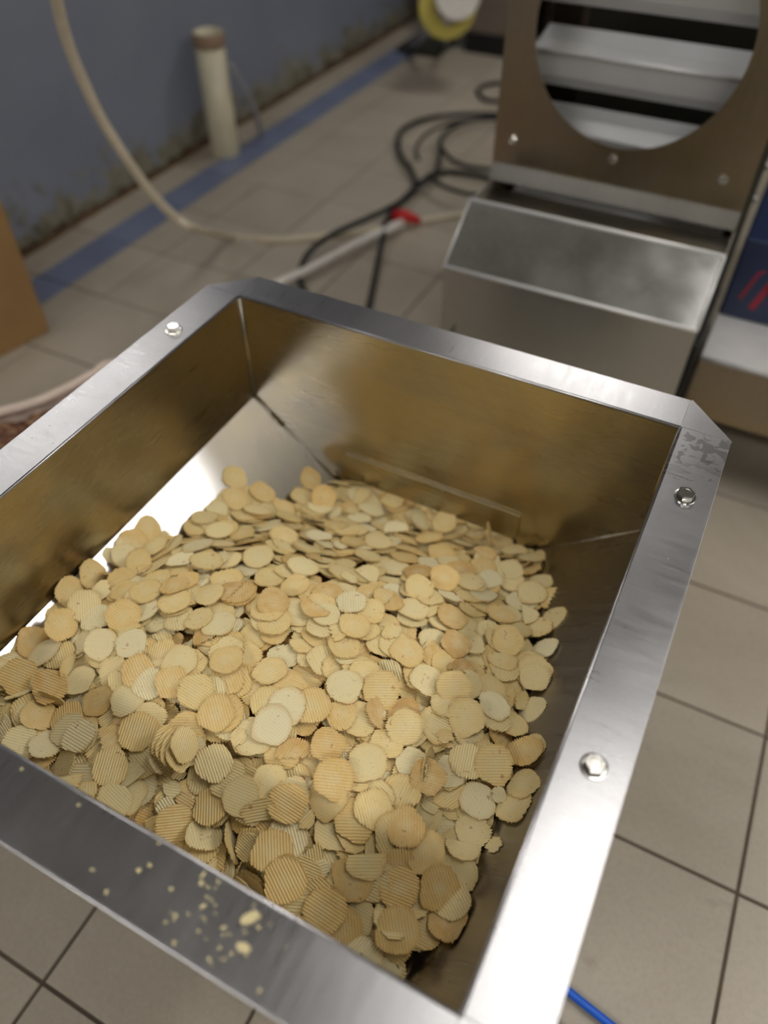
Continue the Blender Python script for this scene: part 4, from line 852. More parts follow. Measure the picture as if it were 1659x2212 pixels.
(13,2631,-2426,-2050,33,-15,-69,-184,83), (1,1857,-1280,-2743,124,-60,51,136,51), (6,4137,-477,-3087,190,-48,-4,-39,39), (1,1684,-160,-3077,172,-79,-43,-47,0), (4,4859,-187,-3044,187,-43,-27,-49,38),
(5,2676,-5973,-1977,193,23,24,-38,23), (9,3868,-4995,-1784,191,37,17,41,47), (5,2116,523,-3566,1,-108,168,17,41), (12,2598,-4779,-1574,60,-2,17,-190,33), (0,4588,-849,-2703,5,41,196,-4,26),
(3,1054,-2440,-2226,196,-22,-14,-27,59), (7,2804,-836,-2897,88,-29,62,166,50), (16,2492,652,-3622,186,14,10,-72,55), (3,2546,1290,-3634,160,-5,11,-120,1), (9,4381,-4915,-1828,164,12,63,-95,50),
(16,644,-4325,-1896,13,-131,148,-29,71), (17,5249,-4320,-2020,124,-14,16,-155,55), (4,1711,-1282,-2835,166,-71,-14,-85,28), (16,1573,-5884,-1898,195,27,-15,-33,72), (3,1556,-1065,-2922,176,-65,3,-70,49),
(1,4566,-5105,-1797,173,-9,25,-97,42), (0,5825,-3844,-2161,75,-50,1,-179,64), (12,2620,-1078,-2778,45,133,140,-27,0), (8,3308,-3725,-1754,6,178,90,-18,38), (9,3685,-6300,-2309,118,-23,-65,146,22),
(16,2934,-4689,-1650,185,10,7,74,59), (1,5035,-4801,-1881,197,-6,18,-25,4), (15,3179,-3722,-1705,93,18,19,175,43), (8,1288,-2434,-2289,1,29,-43,-193,37), (5,2980,-1793,-2492,190,-55,-12,27,30),
(17,3237,-2336,-2190,54,129,-138,39,43), (17,4980,-1658,-2560,11,66,181,-51,61), (0,796,-3964,-1925,194,-18,-26,35,3), (1,1140,-3155,-1965,187,-29,-22,-61,32), (10,4319,507,-3437,30,-19,-30,-194,2),
(10,3148,312,-3286,85,-8,-24,-179,13), (11,5338,-4700,-1820,125,-9,-153,29,21), (5,717,-2587,-2314,3,-19,-196,36,15), (1,5133,-430,-3031,71,-53,-22,178,60), (10,1429,-5240,-1826,3,62,189,21,30),
(8,2293,-2611,-2052,4,-11,55,192,44), (13,2413,-1938,-2436,62,-8,-49,-184,46), (5,4981,-467,-2989,182,-19,-65,-47,43), (15,665,-3762,-2004,122,73,73,120,62), (10,2619,-2328,-2172,150,-58,39,113,16),
(0,2838,-1562,-2566,12,5,193,-51,0), (1,1140,-1963,-2429,49,191,-26,20,32), (8,4787,-1410,-2572,128,5,-16,-153,78), (5,3347,625,-3465,33,196,-19,0,34), (14,777,-2317,-2286,5,69,-185,30,78),
(0,4043,-10,-3203,24,-56,188,-31,0), (15,2124,926,-3613,199,-10,18,-8,11), (10,4580,-5593,-2004,9,-172,100,21,57), (11,4378,-5005,-1822,182,48,29,62,1), (11,1534,-3692,-1790,6,29,-7,-198,0),
(4,1372,-3333,-1924,159,-2,-29,-118,13), (2,687,-2028,-2378,191,24,29,47,31), (5,3520,-184,-3138,186,-34,3,-64,28), (3,4613,-6304,-2172,171,37,47,-85,36), (12,3343,-2151,-2255,51,129,143,-10,49),
(0,1692,-542,-2979,3,-65,188,-22,28), (16,1914,-33,-3065,87,174,48,5,20), (6,3536,-6108,-2311,117,31,31,-156,0), (16,2399,-5877,-1833,199,16,-7,1,62), (4,4313,-4009,-1758,25,-40,-193,23,63),
(5,1614,-2555,-2106,1,127,-131,82,81), (10,2121,-6263,-1892,36,-139,136,28,25), (11,5331,-5760,-2074,49,-108,-158,-32,27), (4,5496,-4428,-1979,32,24,2,196,39), (1,4347,-1720,-2421,24,-6,-47,-193,31),
(17,2353,-2263,-2200,10,24,-183,75,28), (17,4094,-4473,-1767,13,21,-199,-2,15), (1,2801,-4058,-1703,8,-102,172,-2,73), (5,2141,-2318,-2276,73,-28,41,180,48), (10,650,-2867,-2247,71,111,149,-22,70),
(13,1388,-6401,-2142,23,-180,-80,-29,36), (11,1927,-1648,-2641,27,116,-157,36,36), (7,4998,-5921,-2121,196,33,22,8,19), (13,1277,-4495,-1768,199,-19,-13,-5,39), (6,1613,-2067,-2374,188,-39,-37,-43,40),
(4,3447,-689,-3055,195,-32,-14,-24,0), (9,1225,-5368,-1850,1,163,115,14,51), (9,5545,-2894,-2228,27,169,-102,-16,45), (16,2933,-851,-2922,9,21,-187,67,29), (7,4772,-372,-3030,71,-5,-80,-169,55),
(11,1077,-4186,-1726,133,-18,1,148,30), (15,760,-3738,-1893,64,0,188,-19,84), (0,2127,-3452,-1814,155,-13,-40,-119,60), (1,3476,1217,-3608,199,-15,-1,-13,58), (15,2072,-4557,-1701,193,10,-40,-30,9),
(0,1577,-3652,-1835,80,-19,2,182,0), (8,1737,-3671,-1782,110,-19,-1,166,17), (3,2918,-3088,-1824,23,-16,-28,-196,40), (6,2739,649,-3607,16,-199,7,4,16), (6,182,-5376,-2041,68,46,-182,-17,41),
(8,3122,-1615,-2606,11,104,-164,45,0), (1,2389,-5035,-1642,11,-105,169,17,22), (0,5139,-4719,-1871,24,-87,-178,16,48), (12,872,-3692,-1919,29,160,116,12,37), (3,1669,-1714,-2587,184,-40,-19,-64,24),
(0,4028,-793,-2930,28,197,-10,16,45), (10,4517,-4099,-1783,53,41,34,185,0), (10,826,-2557,-2239,118,-18,-16,-159,23), (6,1559,-2514,-2147,77,167,73,28,23), (16,2085,-1233,-2805,41,8,-60,-186,27),
(13,4606,-205,-3119,8,138,-142,26,65), (15,3926,-6217,-2244,79,-128,92,-94,52), (7,1230,-1731,-2473,178,-54,15,71,39), (6,2354,394,-3329,125,-103,-21,-115,39), (16,4218,-5442,-1881,11,-38,-194,-31,2),
(12,4295,-6229,-2297,70,-151,100,47,27), (8,823,-5615,-1874,11,37,193,-34,0), (12,891,-2198,-2340,43,-13,28,193,49), (5,4811,-537,-2947,75,-71,45,165,41), (0,5362,-1365,-2637,7,109,-166,19,4),
(12,1513,-3312,-1943,1,113,-161,36,45), (2,3145,1242,-3655,2,-200,0,-6,4), (11,2278,-2852,-1973,40,193,32,12,44), (8,2297,-2648,-2073,50,166,-94,36,3), (3,3317,-2420,-2169,20,26,-187,63,39),
(9,5194,-1928,-2524,18,136,140,-37,40), (10,4011,-5946,-2024,29,-163,105,39,74), (5,4986,-4416,-1900,157,14,16,122,40), (17,4890,-4069,-1905,193,3,18,48,1), (4,1255,-2807,-2099,57,123,143,-36,33),
(9,3430,-5184,-1713,186,22,6,71,33), (9,5047,-2906,-2100,170,1,35,100,17), (12,4471,-1962,-2376,52,151,-116,32,20), (15,1088,-2073,-2442,56,-25,-30,-188,47), (0,1349,-1164,-2881,165,-29,29,106,36),
(5,4456,-727,-2928,162,-115,-15,-23,58), (10,1822,-2482,-2141,52,107,154,-45,70), (8,3030,-379,-3163,20,84,180,-12,36), (4,3637,341,-3365,176,-55,28,-73,40), (12,3920,-1989,-2257,156,-48,10,115,54),
(0,682,-1808,-2385,37,-9,-196,-4,2), (7,2948,197,-3202,1,-50,-192,23,44), (17,2906,-5241,-1805,115,21,-24,160,76), (4,1904,-3297,-1903,23,-7,195,-36,26), (12,2872,-1856,-2543,30,-14,54,190,47),
(9,3155,859,-3647,11,1,2,-200,82), (13,1071,-2606,-2297,145,-28,-52,-125,34), (2,1933,-2026,-2473,152,-47,24,119,42), (1,4075,-4307,-1696,97,18,10,174,67), (16,1705,-2224,-2319,42,191,-21,36,39),
(1,2250,-1679,-2586,5,-14,193,-51,61), (2,5449,-6143,-2308,127,35,48,-143,14), (0,5854,-5922,-2299,5,-45,195,-3,27), (3,5493,-4043,-2033,179,-4,22,-86,8), (17,1348,-3318,-1851,30,193,-38,20,3),
(13,2474,-1704,-2517,170,-52,21,88,68), (0,1073,-6224,-1997,13,-196,-25,28,65), (7,2617,-5077,-1605,1,-49,193,23,36), (14,1852,-1285,-2771,23,-20,76,183,2), (1,2049,-679,-3046,71,0,24,185,22),
(13,2553,-363,-3165,2,119,160,-20,1), (14,5261,-4022,-1900,10,194,-43,-16,79), (15,4824,-1152,-2605,197,21,-26,-13,29), (7,1686,-120,-3089,88,-25,-86,-156,65), (11,3029,757,-3500,1,-49,187,-53,62),
(11,3932,653,-3480,197,-26,13,-14,36), (15,1469,-4568,-1828,198,6,-27,-10,63), (8,4408,-4497,-1840,17,-77,-184,6,55), (3,1237,-3069,-2088,16,-100,167,-41,16), (9,4024,-2598,-2118,16,100,170,-29,27),
(5,1643,-2860,-2054,29,184,-63,38,80), (5,1209,-5480,-1935,19,-157,-120,-24,20), (3,4993,-1318,-2690,37,180,-78,-1,36), (1,3619,-6356,-2311,82,54,12,-174,29), (2,866,-5041,-1842,4,-182,-53,-63,12),
(17,1086,-5002,-1780,95,-15,-34,172,24), (0,1391,-4768,-1704,4,-97,-175,-4,34), (0,3589,-2165,-2277,49,156,-108,39,20), (7,1267,-2349,-2278,36,92,173,-12,14), (7,2336,-1406,-2695,60,-35,47,182,37),
(17,3810,-1592,-2528,22,65,181,-49,56), (3,1564,-1542,-2620,38,89,-166,57,68), (2,1953,-446,-3118,5,-108,-166,26,23), (5,1288,-4131,-1744,162,2,-20,-115,23), (4,5792,-2525,-2312,165,7,3,113,34),
(12,3370,-296,-3143,15,-30,-26,-195,49), (1,1595,-6619,-2044,16,35,188,57,60), (4,441,-5573,-1959,14,-58,187,-41,17), (9,2561,-3666,-1761,25,178,85,-19,58), (15,2139,-1803,-2633,17,77,177,-51,44),
(0,3539,-5111,-1770,14,-152,122,42,21), (6,4575,-4443,-1835,20,162,-113,-18,61), (4,2032,-4156,-1713,13,196,38,0,74), (1,747,-2948,-2163,48,27,-69,-179,18), (17,5415,-1293,-2692,149,3,-26,-130,66),
(3,3141,-565,-3188,48,-10,-43,-189,59), (16,2800,-5482,-1745,22,-198,-17,2,44), (3,504,-3213,-2074,178,-27,-38,79,31), (7,3073,-74,-3227,127,-5,-1,154,30), (11,3255,-202,-3293,4,187,69,-9,30),
(4,2201,-6464,-2015,59,-166,90,31,30), (17,3588,-6289,-2231,0,154,121,42,53), (13,406,-5836,-2125,19,121,-143,67,30), (9,4361,-6108,-2095,51,-192,-25,9,26), (1,2310,-1340,-2715,50,123,146,-31,53),
(17,569,-6331,-1934,6,97,169,42,41), (13,4677,-1562,-2464,35,196,12,11,48), (8,3178,-695,-2973,122,-67,50,135,26), (5,3546,-608,-2992,70,18,-48,-180,45), (9,2285,-5299,-1836,15,-158,121,8,14),
(2,2269,-4622,-1710,184,6,-2,-78,29), (15,1946,-4264,-1752,5,200,-11,-3,23), (5,1567,-3875,-1838,18,18,198,-8,33), (15,2803,917,-3654,20,49,-193,-2,38), (6,2615,-5076,-1720,196,6,-11,-35,2),
(13,5798,-3329,-2322,22,-179,-82,30,44), (4,2972,-2514,-2128,33,116,-150,54,59), (5,2540,-6563,-2169,32,-117,-152,-44,76), (0,2486,-4786,-1638,13,-148,-133,-16,58), (1,4397,-2323,-2183,49,194,-8,-3,60),
(8,1949,-991,-3017,41,195,2,-18,45), (13,1101,-5522,-1906,12,-199,13,-14,32), (6,396,-3959,-1953,89,-75,44,156,100), (5,3452,-1402,-2648,57,182,60,-9,55), (2,3154,-955,-2899,65,167,-83,31,29),
(11,4309,-156,-3199,47,-13,30,192,14), (14,4973,-234,-3112,57,98,163,23,18), (12,5735,-5334,-2109,21,-190,58,13,31), (9,2177,-839,-2971,103,-17,-28,-168,52), (12,4146,-5583,-1767,196,28,26,8,72),
(11,1798,-5071,-1626,4,187,-70,5,53), (8,5950,-3990,-2095,55,-24,-184,51,54), (13,5182,-967,-2813,170,-41,-33,92,52), (14,4696,-585,-2871,24,-39,76,179,49), (14,3730,-6244,-2420,33,-40,-38,189,42),
(8,4362,-3153,-2007,21,194,39,-15,79), (7,1393,-6237,-2109,25,-184,-70,-27,48), (3,4603,-5753,-2076,116,2,30,-160,41), (11,1347,-2406,-2350,182,-35,-28,-68,69), (0,1002,-4755,-1804,49,-13,192,21,0),
(6,5696,-3643,-2229,21,-152,-122,39,35), (12,5742,-2990,-2310,87,-29,-7,-178,1), (17,1377,-5086,-1777,112,3,-21,164,17), (4,2758,-5233,-1669,14,-183,79,6,30), (9,5632,-3818,-2142,196,-11,35,-10,50),
(3,2646,-912,-2941,16,82,-174,53,25), (17,1662,-429,-3089,19,196,-29,-18,31), (15,2285,-6456,-1979,173,60,-28,77,50), (4,1721,-761,-2971,9,48,191,-33,33), (9,4520,-501,-2978,26,171,-86,51,6),
(16,3998,-4140,-1783,148,6,10,134,57), (1,2630,-3272,-1830,32,196,23,9,41), (12,4283,-3324,-1932,10,63,-189,14,34), (4,1149,-2744,-2222,32,161,-104,48,4), (7,1154,-2392,-2411,50,193,-17,11,4),
(8,4198,-4183,-1769,126,7,20,154,2), (17,2998,-3322,-1786,153,-31,-9,-125,38), (13,5311,-3446,-2178,145,11,13,136,25), (7,4464,-1977,-2393,79,-19,58,173,18), (9,5813,-2331,-2475,23,69,-10,-186,69),
(8,5522,-1804,-2566,16,199,5,0,0), (10,2338,-1762,-2563,48,180,72,-11,27), (4,2522,-1568,-2651,187,-51,5,48,15), (16,3347,-901,-3023,13,21,-194,43,57), (1,4276,-1881,-2363,70,-20,-45,-181,26),
(8,2976,-479,-3194,30,-14,38,194,39), (15,3108,-5981,-1994,1,-161,114,33,25), (11,5243,-5853,-2137,171,38,45,-86,78), (4,524,-4658,-1849,35,111,156,46,46), (15,1660,-4780,-1621,63,15,15,-189,46),
(14,3622,-3313,-1740,16,86,-180,5,31), (7,3475,-1475,-2569,66,-28,50,180,69), (13,3694,-279,-3103,9,118,159,-30,41), (5,4682,-416,-3052,75,183,-5,29,53), (15,1511,-6475,-2056,52,-1,-55,185,67),
(9,2521,541,-3526,178,-48,50,60,14), (5,2959,-5959,-2155,40,-41,50,-185,6), (3,1500,-3130,-2028,150,-36,4,128,55), (0,2474,-3020,-1917,36,11,-40,-192,51), (5,3266,-2780,-1985,3,4,37,196,80),
(0,3158,-1025,-3024,54,192,-7,12,64), (8,2507,867,-3645,200,1,5,3,0), (4,5452,-5892,-2306,9,-198,15,25,50), (1,4562,-5401,-1943,77,-6,22,-183,19), (13,3003,-3701,-1695,16,65,-189,-1,0),
(2,4426,-1984,-2414,10,53,183,-60,64), (0,1281,-1484,-2816,40,184,67,-5,8), (4,3450,-5923,-2297,58,-181,-43,-43,29), (0,5150,-4986,-1944,16,-183,-75,25,37), (15,5665,-4356,-2139,23,-76,-183,-11,52),
(17,1857,-2075,-2369,106,1,-55,-160,39), (3,2609,-1182,-2834,5,90,-172,49,77), (11,5152,-685,-2954,81,-35,24,178,16), (7,4612,-427,-3179,36,197,-5,5,29), (17,1080,-6051,-2052,1,-6,-200,-13,64),
(4,5511,-4394,-2030,163,22,20,112,72), (0,1934,-2751,-2008,65,-20,36,185,41), (1,513,-5469,-2046,187,27,-60,-24,59), (5,484,-5243,-2045,34,123,144,55,60), (15,877,-3913,-1860,197,-1,-27,20,29),
(5,2379,-681,-2985,188,-32,3,61,56), (3,963,-4571,-1738,30,52,191,3,1), (17,3596,47,-3173,146,-15,35,131,59), (8,5758,-4926,-2279,155,-19,37,-120,17), (7,3965,-3714,-1827,15,14,11,199,32),
(8,4081,-3307,-1901,9,105,-169,14,23), (3,2262,-2999,-1941,42,183,70,3,48), (15,3224,-2532,-2145,191,-49,9,34,42), (0,4852,-1889,-2525,24,149,127,-33,50), (1,5057,-1781,-2553,193,-48,16,15,20),
(0,2287,553,-3598,10,-177,92,14,1), (7,2942,1260,-3644,1,-194,-49,-6,23), (0,510,-6122,-2106,129,-46,-126,-73,6), (8,970,-5560,-2002,186,25,-17,67,7), (13,3341,-4420,-1662,2,133,149,4,32),
(0,3344,-4499,-1640,80,0,10,-183,18), (1,4173,-2629,-2084,152,-26,-21,-126,1), (5,5301,-3118,-2211,5,-164,-113,17,38), (3,5685,-3006,-2368,7,-164,-110,32,40), (12,2448,-2103,-2383,187,-66,-12,22,2),
(17,5178,-2695,-2242,11,198,12,-19,59), (16,3283,-1779,-2543,55,-25,53,183,12), (5,3371,-1072,-3010,141,-46,21,132,70), (5,1824,-5774,-1893,180,38,-1,-79,57), (4,688,-3174,-2159,184,-44,-36,54,26),
(6,1889,-2537,-2154,185,-36,-18,-66,16), (1,5741,-2527,-2369,164,10,-11,113,17), (11,1168,-1362,-2722,27,-46,-190,29,39), (6,3654,413,-3512,197,1,6,35,59), (15,4829,-150,-3232,183,-21,-62,48,2),
(6,4850,-6064,-2195,8,-81,177,47,60), (5,5566,-5343,-2125,166,23,-8,109,26), (3,3745,-3631,-1707,49,-20,-15,-192,43), (6,1261,-3660,-1821,33,187,62,16,39), (15,1562,-3768,-1753,177,7,-29,-88,20),
(3,3774,-3072,-1809,14,30,-197,9,57), (8,5135,-3660,-1972,198,-14,20,15,76), (8,5444,-3641,-2071,24,186,-66,-18,37), (14,818,-2889,-2200,24,-52,54,184,74), (15,2031,-2618,-2087,4,-2,196,-40,42),
(11,1128,-1647,-2638,56,164,90,-41,28), (13,5302,-1539,-2658,126,-26,-6,153,43), (0,4889,-584,-2886,77,179,28,34,55), (7,2304,119,-3308,3,133,148,-15,74), (7,2640,-6587,-2134,169,46,33,-91,47),
(1,5479,-3205,-2126,32,162,-112,-9,2), (2,3924,-1673,-2434,186,-59,11,43,56), (3,2752,84,-3247,9,-35,196,-22,42), (13,2145,-5667,-1727,18,-143,138,16,5), (7,5329,-3614,-1945,134,-23,32,143,40),
(13,4029,-1595,-2456,79,-25,-54,-174,33), (8,2903,229,-3230,9,15,-198,22,41), (0,5679,-6296,-2498,184,13,-45,63,21), (2,2487,-4419,-1690,176,-5,14,94,9), (17,1579,-4250,-1796,49,18,-3,-193,20),
(4,2173,-4227,-1731,54,-2,11,192,64), (1,1886,-2761,-2087,48,194,8,11,5), (3,4291,-2525,-2164,163,-24,-21,-112,52), (1,1572,-2211,-2432,48,180,72,3,34), (2,1932,-1960,-2544,51,184,57,-8,46),
(6,3312,-2021,-2423,32,104,162,-42,31), (16,3845,-1747,-2563,16,84,-172,55,62), (9,4614,-1960,-2473,56,185,50,-11,50), (16,1244,-1743,-2752,26,78,177,-44,26), (6,5026,-1285,-2814,3,-16,41,195,33),
(6,3028,-6171,-2171,187,26,50,45,59), (1,1883,-3426,-1823,22,188,62,20,35), (5,3711,-2722,-2023,154,-27,25,122,14), (3,5384,-2955,-2272,19,122,-157,1,3), (6,1332,-2041,-2515,115,-31,20,159,47),
(5,2240,-1338,-2846,186,-63,-2,37,45), (9,3560,-1422,-2765,21,66,180,-52,67), (3,1990,-1067,-3019,106,-38,-26,-163,66), (16,1499,-6579,-2147,183,55,1,-57,0), (4,4296,-6249,-2361,170,77,-29,66,43),
(16,4617,-3371,-1926,136,-33,13,-143,2), (14,5054,-2753,-2160,11,193,34,-36,72), (11,5758,-2788,-2371,12,194,-43,-17,45), (8,847,-2306,-2365,122,-8,17,157,50), (13,945,-2073,-2463,26,137,-141,24,20),
(10,1130,-1918,-2501,39,160,-109,34,33), (4,1588,-1579,-2721,91,-33,-42,-170,19), (1,1739,-1545,-2731,44,176,79,-31,46), (6,3263,-1337,-2798,58,100,160,-34,10), (3,2436,-714,-3157,41,144,130,-28,48),
(2,3125,-312,-3305,5,185,-75,-5,55), (9,621,-5727,-2074,163,51,-36,-98,15), (10,4410,-6145,-2149,193,51,5,11,72), (5,550,-5323,-2044,32,130,137,57,6), (2,4761,-3546,-1904,119,-24,3,-159,99),
(7,4236,-2223,-2203,19,-9,-48,-193,41), (14,5810,-2615,-2345,2,191,-60,-9,36), (15,1937,-1774,-2625,191,-54,-14,-22,29), (15,2053,-1249,-2900,169,-55,-64,-67,26), (17,2111,-890,-3020,68,-14,-47,-182,8),
(6,2464,-854,-3022,143,-26,39,132,1), (1,2446,-287,-3252,25,171,99,-19,66), (1,1948,-78,-3262,199,-13,9,7,29), (10,4096,420,-3424,26,162,-113,14,51), (16,3220,-6224,-2196,56,-24,-189,-23,43),
(8,4121,-6349,-2411,71,-143,-103,-63,82), (2,435,-4842,-1998,167,41,-41,-93,12), (10,2899,-5087,-1618,48,17,-11,193,43), (9,6030,-3732,-2291,68,-43,182,-16,64), (3,4005,-1999,-2267,194,-38,-26,-19,70),
(13,5039,-2703,-2130,190,-38,14,-46,50), (13,5549,-2501,-2280,57,69,0,179,16), (0,2520,-1023,-2854,57,0,-53,-184,38), (6,786,-1734,-2470,36,-65,-185,7,69), (11,4442,-1250,-2661,150,-23,8,-130,54),
(3,1687,-886,-2992,175,-32,24,87,3), (4,3075,-791,-3004,47,129,-137,49,6), (13,3782,-222,-3242,2,-44,-195,15,42), (5,3407,-198,-3251,14,140,-142,7,13), (11,2744,618,-3560,15,-22,74,184,51),
(4,4944,-6328,-2229,178,41,43,-69,45), (13,1485,-5188,-1750,16,-41,-192,-34,23), (4,4200,-1754,-2344,189,-56,5,-34,56), (13,5385,-1771,-2522,106,-23,21,167,50), (13,2660,236,-3266,23,154,126,-3,32),
(13,2368,330,-3512,1,-11,13,199,42), (4,1586,-6592,-2215,10,-59,183,53,16), (6,3597,-6606,-2516,116,-5,13,-162,17), (2,4614,-6569,-2718,24,-181,-81,-14,3), (10,5190,-6528,-2676,3,-101,-170,-28,0),
(4,761,-6178,-2212,10,-143,-138,-21,14), (6,1136,-6344,-2202,159,12,-18,120,4), (15,1640,-6324,-2138,194,26,6,-39,43), (6,1810,-6348,-2170,4,-37,195,27,1), (13,2191,-6231,-2131,116,29,-35,156,33),
(5,2515,-6200,-2106,187,42,19,-54,90), (8,3233,-6321,-2463,172,11,52,86,30), (4,3592,-6188,-2447,188,12,-56,38,87), (1,4199,-6269,-2455,7,-13,76,-184,86), (4,4607,-6300,-2538,183,64,21,-43,37),
(14,5032,-6310,-2570,160,51,35,-102,10), (8,5301,-6413,-2571,35,-177,-86,-9,34), (13,546,-5846,-2245,43,22,-21,193,0), (6,800,-5888,-2182,112,-8,-36,162,33), (1,1127,-5856,-2104,61,-18,-33,187,2),
(8,1582,-6019,-2087,102,-3,-20,171,41), (9,1919,-5861,-2017,24,-155,124,3,41), (15,2246,-5895,-2021,1,37,192,40,27), (10,2620,-5957,-1985,171,33,3,99,80), (15,3281,-6058,-2545,187,14,37,-60,4),
(17,3488,-5921,-2370,59,-115,153,5,44), (13,3953,-5833,-2108,22,-104,167,29,39), (1,4372,-5802,-2120,58,26,-28,188,1), (8,4694,-5999,-2286,40,-71,-175,-51,41), (4,4901,-6013,-2309,38,-145,121,54,54),
(12,5405,-6065,-2421,137,39,-19,140,77), (0,5601,-5949,-2373,198,9,25,-17,30), (4,830,-5626,-2146,10,63,188,28,59), (4,1249,-5621,-2041,163,33,-13,-111,70), (1,1521,-5671,-2002,160,28,-13,-116,65),
(0,1822,-5722,-1977,16,-189,-61,-18,94), (8,2163,-5648,-1915,191,22,-3,53,54), (17,2579,-5665,-1923,8,-3,-34,197,4), (15,3064,-5731,-2072,117,44,-30,153,10), (4,3213,-5646,-2078,153,49,-19,118,24),
(4,3599,-5652,-2104,59,-130,138,24,37), (1,3947,-5799,-2071,118,24,27,-157,53), (16,4373,-5795,-2093,178,38,0,84,48), (4,4781,-5713,-2119,142,8,28,-138,46), (9,4897,-5805,-2225,1,44,-189,-47,48),
(3,5302,-5586,-2236,196,24,29,6,29), (4,5581,-5539,-2296,175,22,40,85,51), (5,573,-5302,-2143,9,154,119,44,5), (10,861,-5310,-2066,40,-179,78,-20,3), (16,1079,-5234,-2000,27,-196,-10,-30,48),
(13,1516,-5118,-1898,195,16,-10,-39,32), (17,1913,-5291,-1855,5,-169,-104,-27,16), (5,2724,-5375,-1823,3,-9,-43,195,67), (7,3994,-5318,-1891,103,32,-10,168,7), (3,4378,-5390,-1963,179,33,-1,83,45),
(4,4561,-5298,-1983,179,22,25,-83,32), (3,5015,-5307,-2082,194,12,27,-37,49), (10,5395,-5211,-2160,174,29,22,91,72), (3,5748,-5321,-2313,98,-24,24,-171,34), (15,498,-4914,-2147,46,-42,190,11,57),
(10,815,-4924,-2009,33,-67,185,-8,51), (1,1189,-4948,-1922,41,-24,-27,192,17), (2,1415,-4858,-1857,180,8,-35,78,72), (11,1930,-4890,-1779,15,-159,119,-12,23), (8,2170,-4928,-1764,182,12,1,-81,10),
(3,2584,-4981,-1759,11,-145,-137,-10,37), (4,2980,-5070,-1726,19,-74,-185,-12,67), (14,3320,-5007,-1754,4,-2,-39,196,28), (1,3571,-4856,-1754,99,18,-16,172,93), (4,4382,-4921,-1878,18,-194,38,27,44),
(15,4463,-4751,-1881,160,5,32,-116,3), (3,5035,-4965,-2014,27,31,-195,-12,51), (0,5280,-4970,-2118,32,-64,-187,1,24), (1,5643,-4881,-2251,77,40,9,180,68), (4,481,-4598,-2061,23,143,127,52,76),
(4,757,-4610,-1979,109,29,-9,-165,96), (8,1172,-4525,-1866,113,32,2,-162,34), (17,2689,-4531,-1671,1,132,150,-13,48), (6,3302,-4631,-1691,4,43,195,3,14), (13,3697,-4607,-1739,18,-64,-188,-13,15),
(11,4640,-4615,-1901,32,-110,-164,8,44), (5,4915,-4659,-1972,152,29,17,125,48), (15,5214,-4463,-2066,178,-12,29,-86,3), (9,5634,-4457,-2204,1,197,-20,-24,43), (0,481,-4295,-2098,191,7,-30,-50,49),
(6,784,-4432,-1980,51,-26,-15,191,3), (1,1023,-4155,-1925,19,143,136,22,55), (15,4299,-4219,-1843,15,102,-171,-9,81), (1,4721,-4215,-1920,12,155,-125,-13,31), (11,4925,-4101,-2001,113,20,19,162,29),
(2,5319,-4176,-2120,40,126,-149,-16,26), (2,5703,-4282,-2273,40,27,-194,2,0), (6,505,-3887,-2126,25,-25,3,197,20), (12,920,-3721,-2014,76,23,-20,-182,1), (13,1203,-3791,-1925,23,-125,153,-23,79),
(15,1837,-3806,-1808,195,4,-36,-24,34), (4,2133,-3823,-1766,2,-150,131,-15,25), (0,2896,-3782,-1729,96,0,-2,-175,63), (10,3583,-3751,-1763,105,-23,-6,-168,28), (8,4304,-3890,-1868,172,2,21,100,25),
(14,5018,-3845,-2055,24,32,11,196,36), (16,5306,-3898,-2131,41,-44,-5,-191,66), (9,5687,-3905,-2302,161,-33,28,-110,25), (1,643,-3382,-2163,186,-42,-37,47,48), (12,903,-3392,-2075,52,28,-33,-188,69),
(7,1276,-3495,-1955,181,-23,-28,-77,44), (8,2856,-3461,-1799,63,-4,22,189,24), (3,3137,-3348,-1820,93,-25,-21,-174,18), (4,3592,-3382,-1851,27,196,-24,-6,43), (4,4582,-3496,-1970,121,-34,9,-156,68),
(6,4950,-3470,-2074,197,-16,32,-2,2), (15,5226,-3594,-2158,15,195,22,-35,13), (8,5705,-3597,-2322,36,-60,-186,23,82), (4,935,-3178,-2138,158,4,-40,-115,5), (15,2909,-3032,-1917,177,-31,12,88,30),
(8,3642,-2998,-1955,190,-29,-3,-55,59), (12,3979,-3036,-1962,15,-75,-184,18,33), (13,4830,-3176,-2123,16,191,54,-23,46), (15,5315,-3212,-2249,104,9,31,168,59), (4,5562,-3131,-2340,97,-35,5,-171,1),
(4,734,-2875,-2302,27,16,196,-25,59), (14,1614,-2576,-2224,26,7,189,-60,100), (9,2556,-2675,-2063,189,-61,0,20,73), (6,3237,-2768,-2013,43,-12,-36,-192,56), (11,3544,-2638,-2097,124,-34,-33,-149,25),
(16,4922,-2749,-2217,40,151,-125,-6,10), (2,5171,-2614,-2309,23,-38,-192,33,25), (8,5568,-2725,-2407,15,195,21,-37,25), (5,905,-2471,-2424,186,-41,-21,-58,50), (4,1989,-2273,-2351,98,-35,39,166,24),
(15,2302,-2357,-2290,26,-15,-55,-190,23), (15,2425,-2239,-2341,20,8,194,-45,30), (3,2844,-2187,-2340,6,30,-191,52,30), (0,3721,-2355,-2247,15,77,179,-43,15), (10,3959,-2243,-2295,18,125,148,-47,17),
(12,4372,-2229,-2315,135,-37,-16,-142,68), (4,4691,-2460,-2270,192,-26,28,40,37), (6,4977,-2278,-2375,17,-30,-193,39,34), (6,5347,-2294,-2393,2,192,44,-32,63), (3,5588,-2375,-2438,26,155,-122,-18,63),
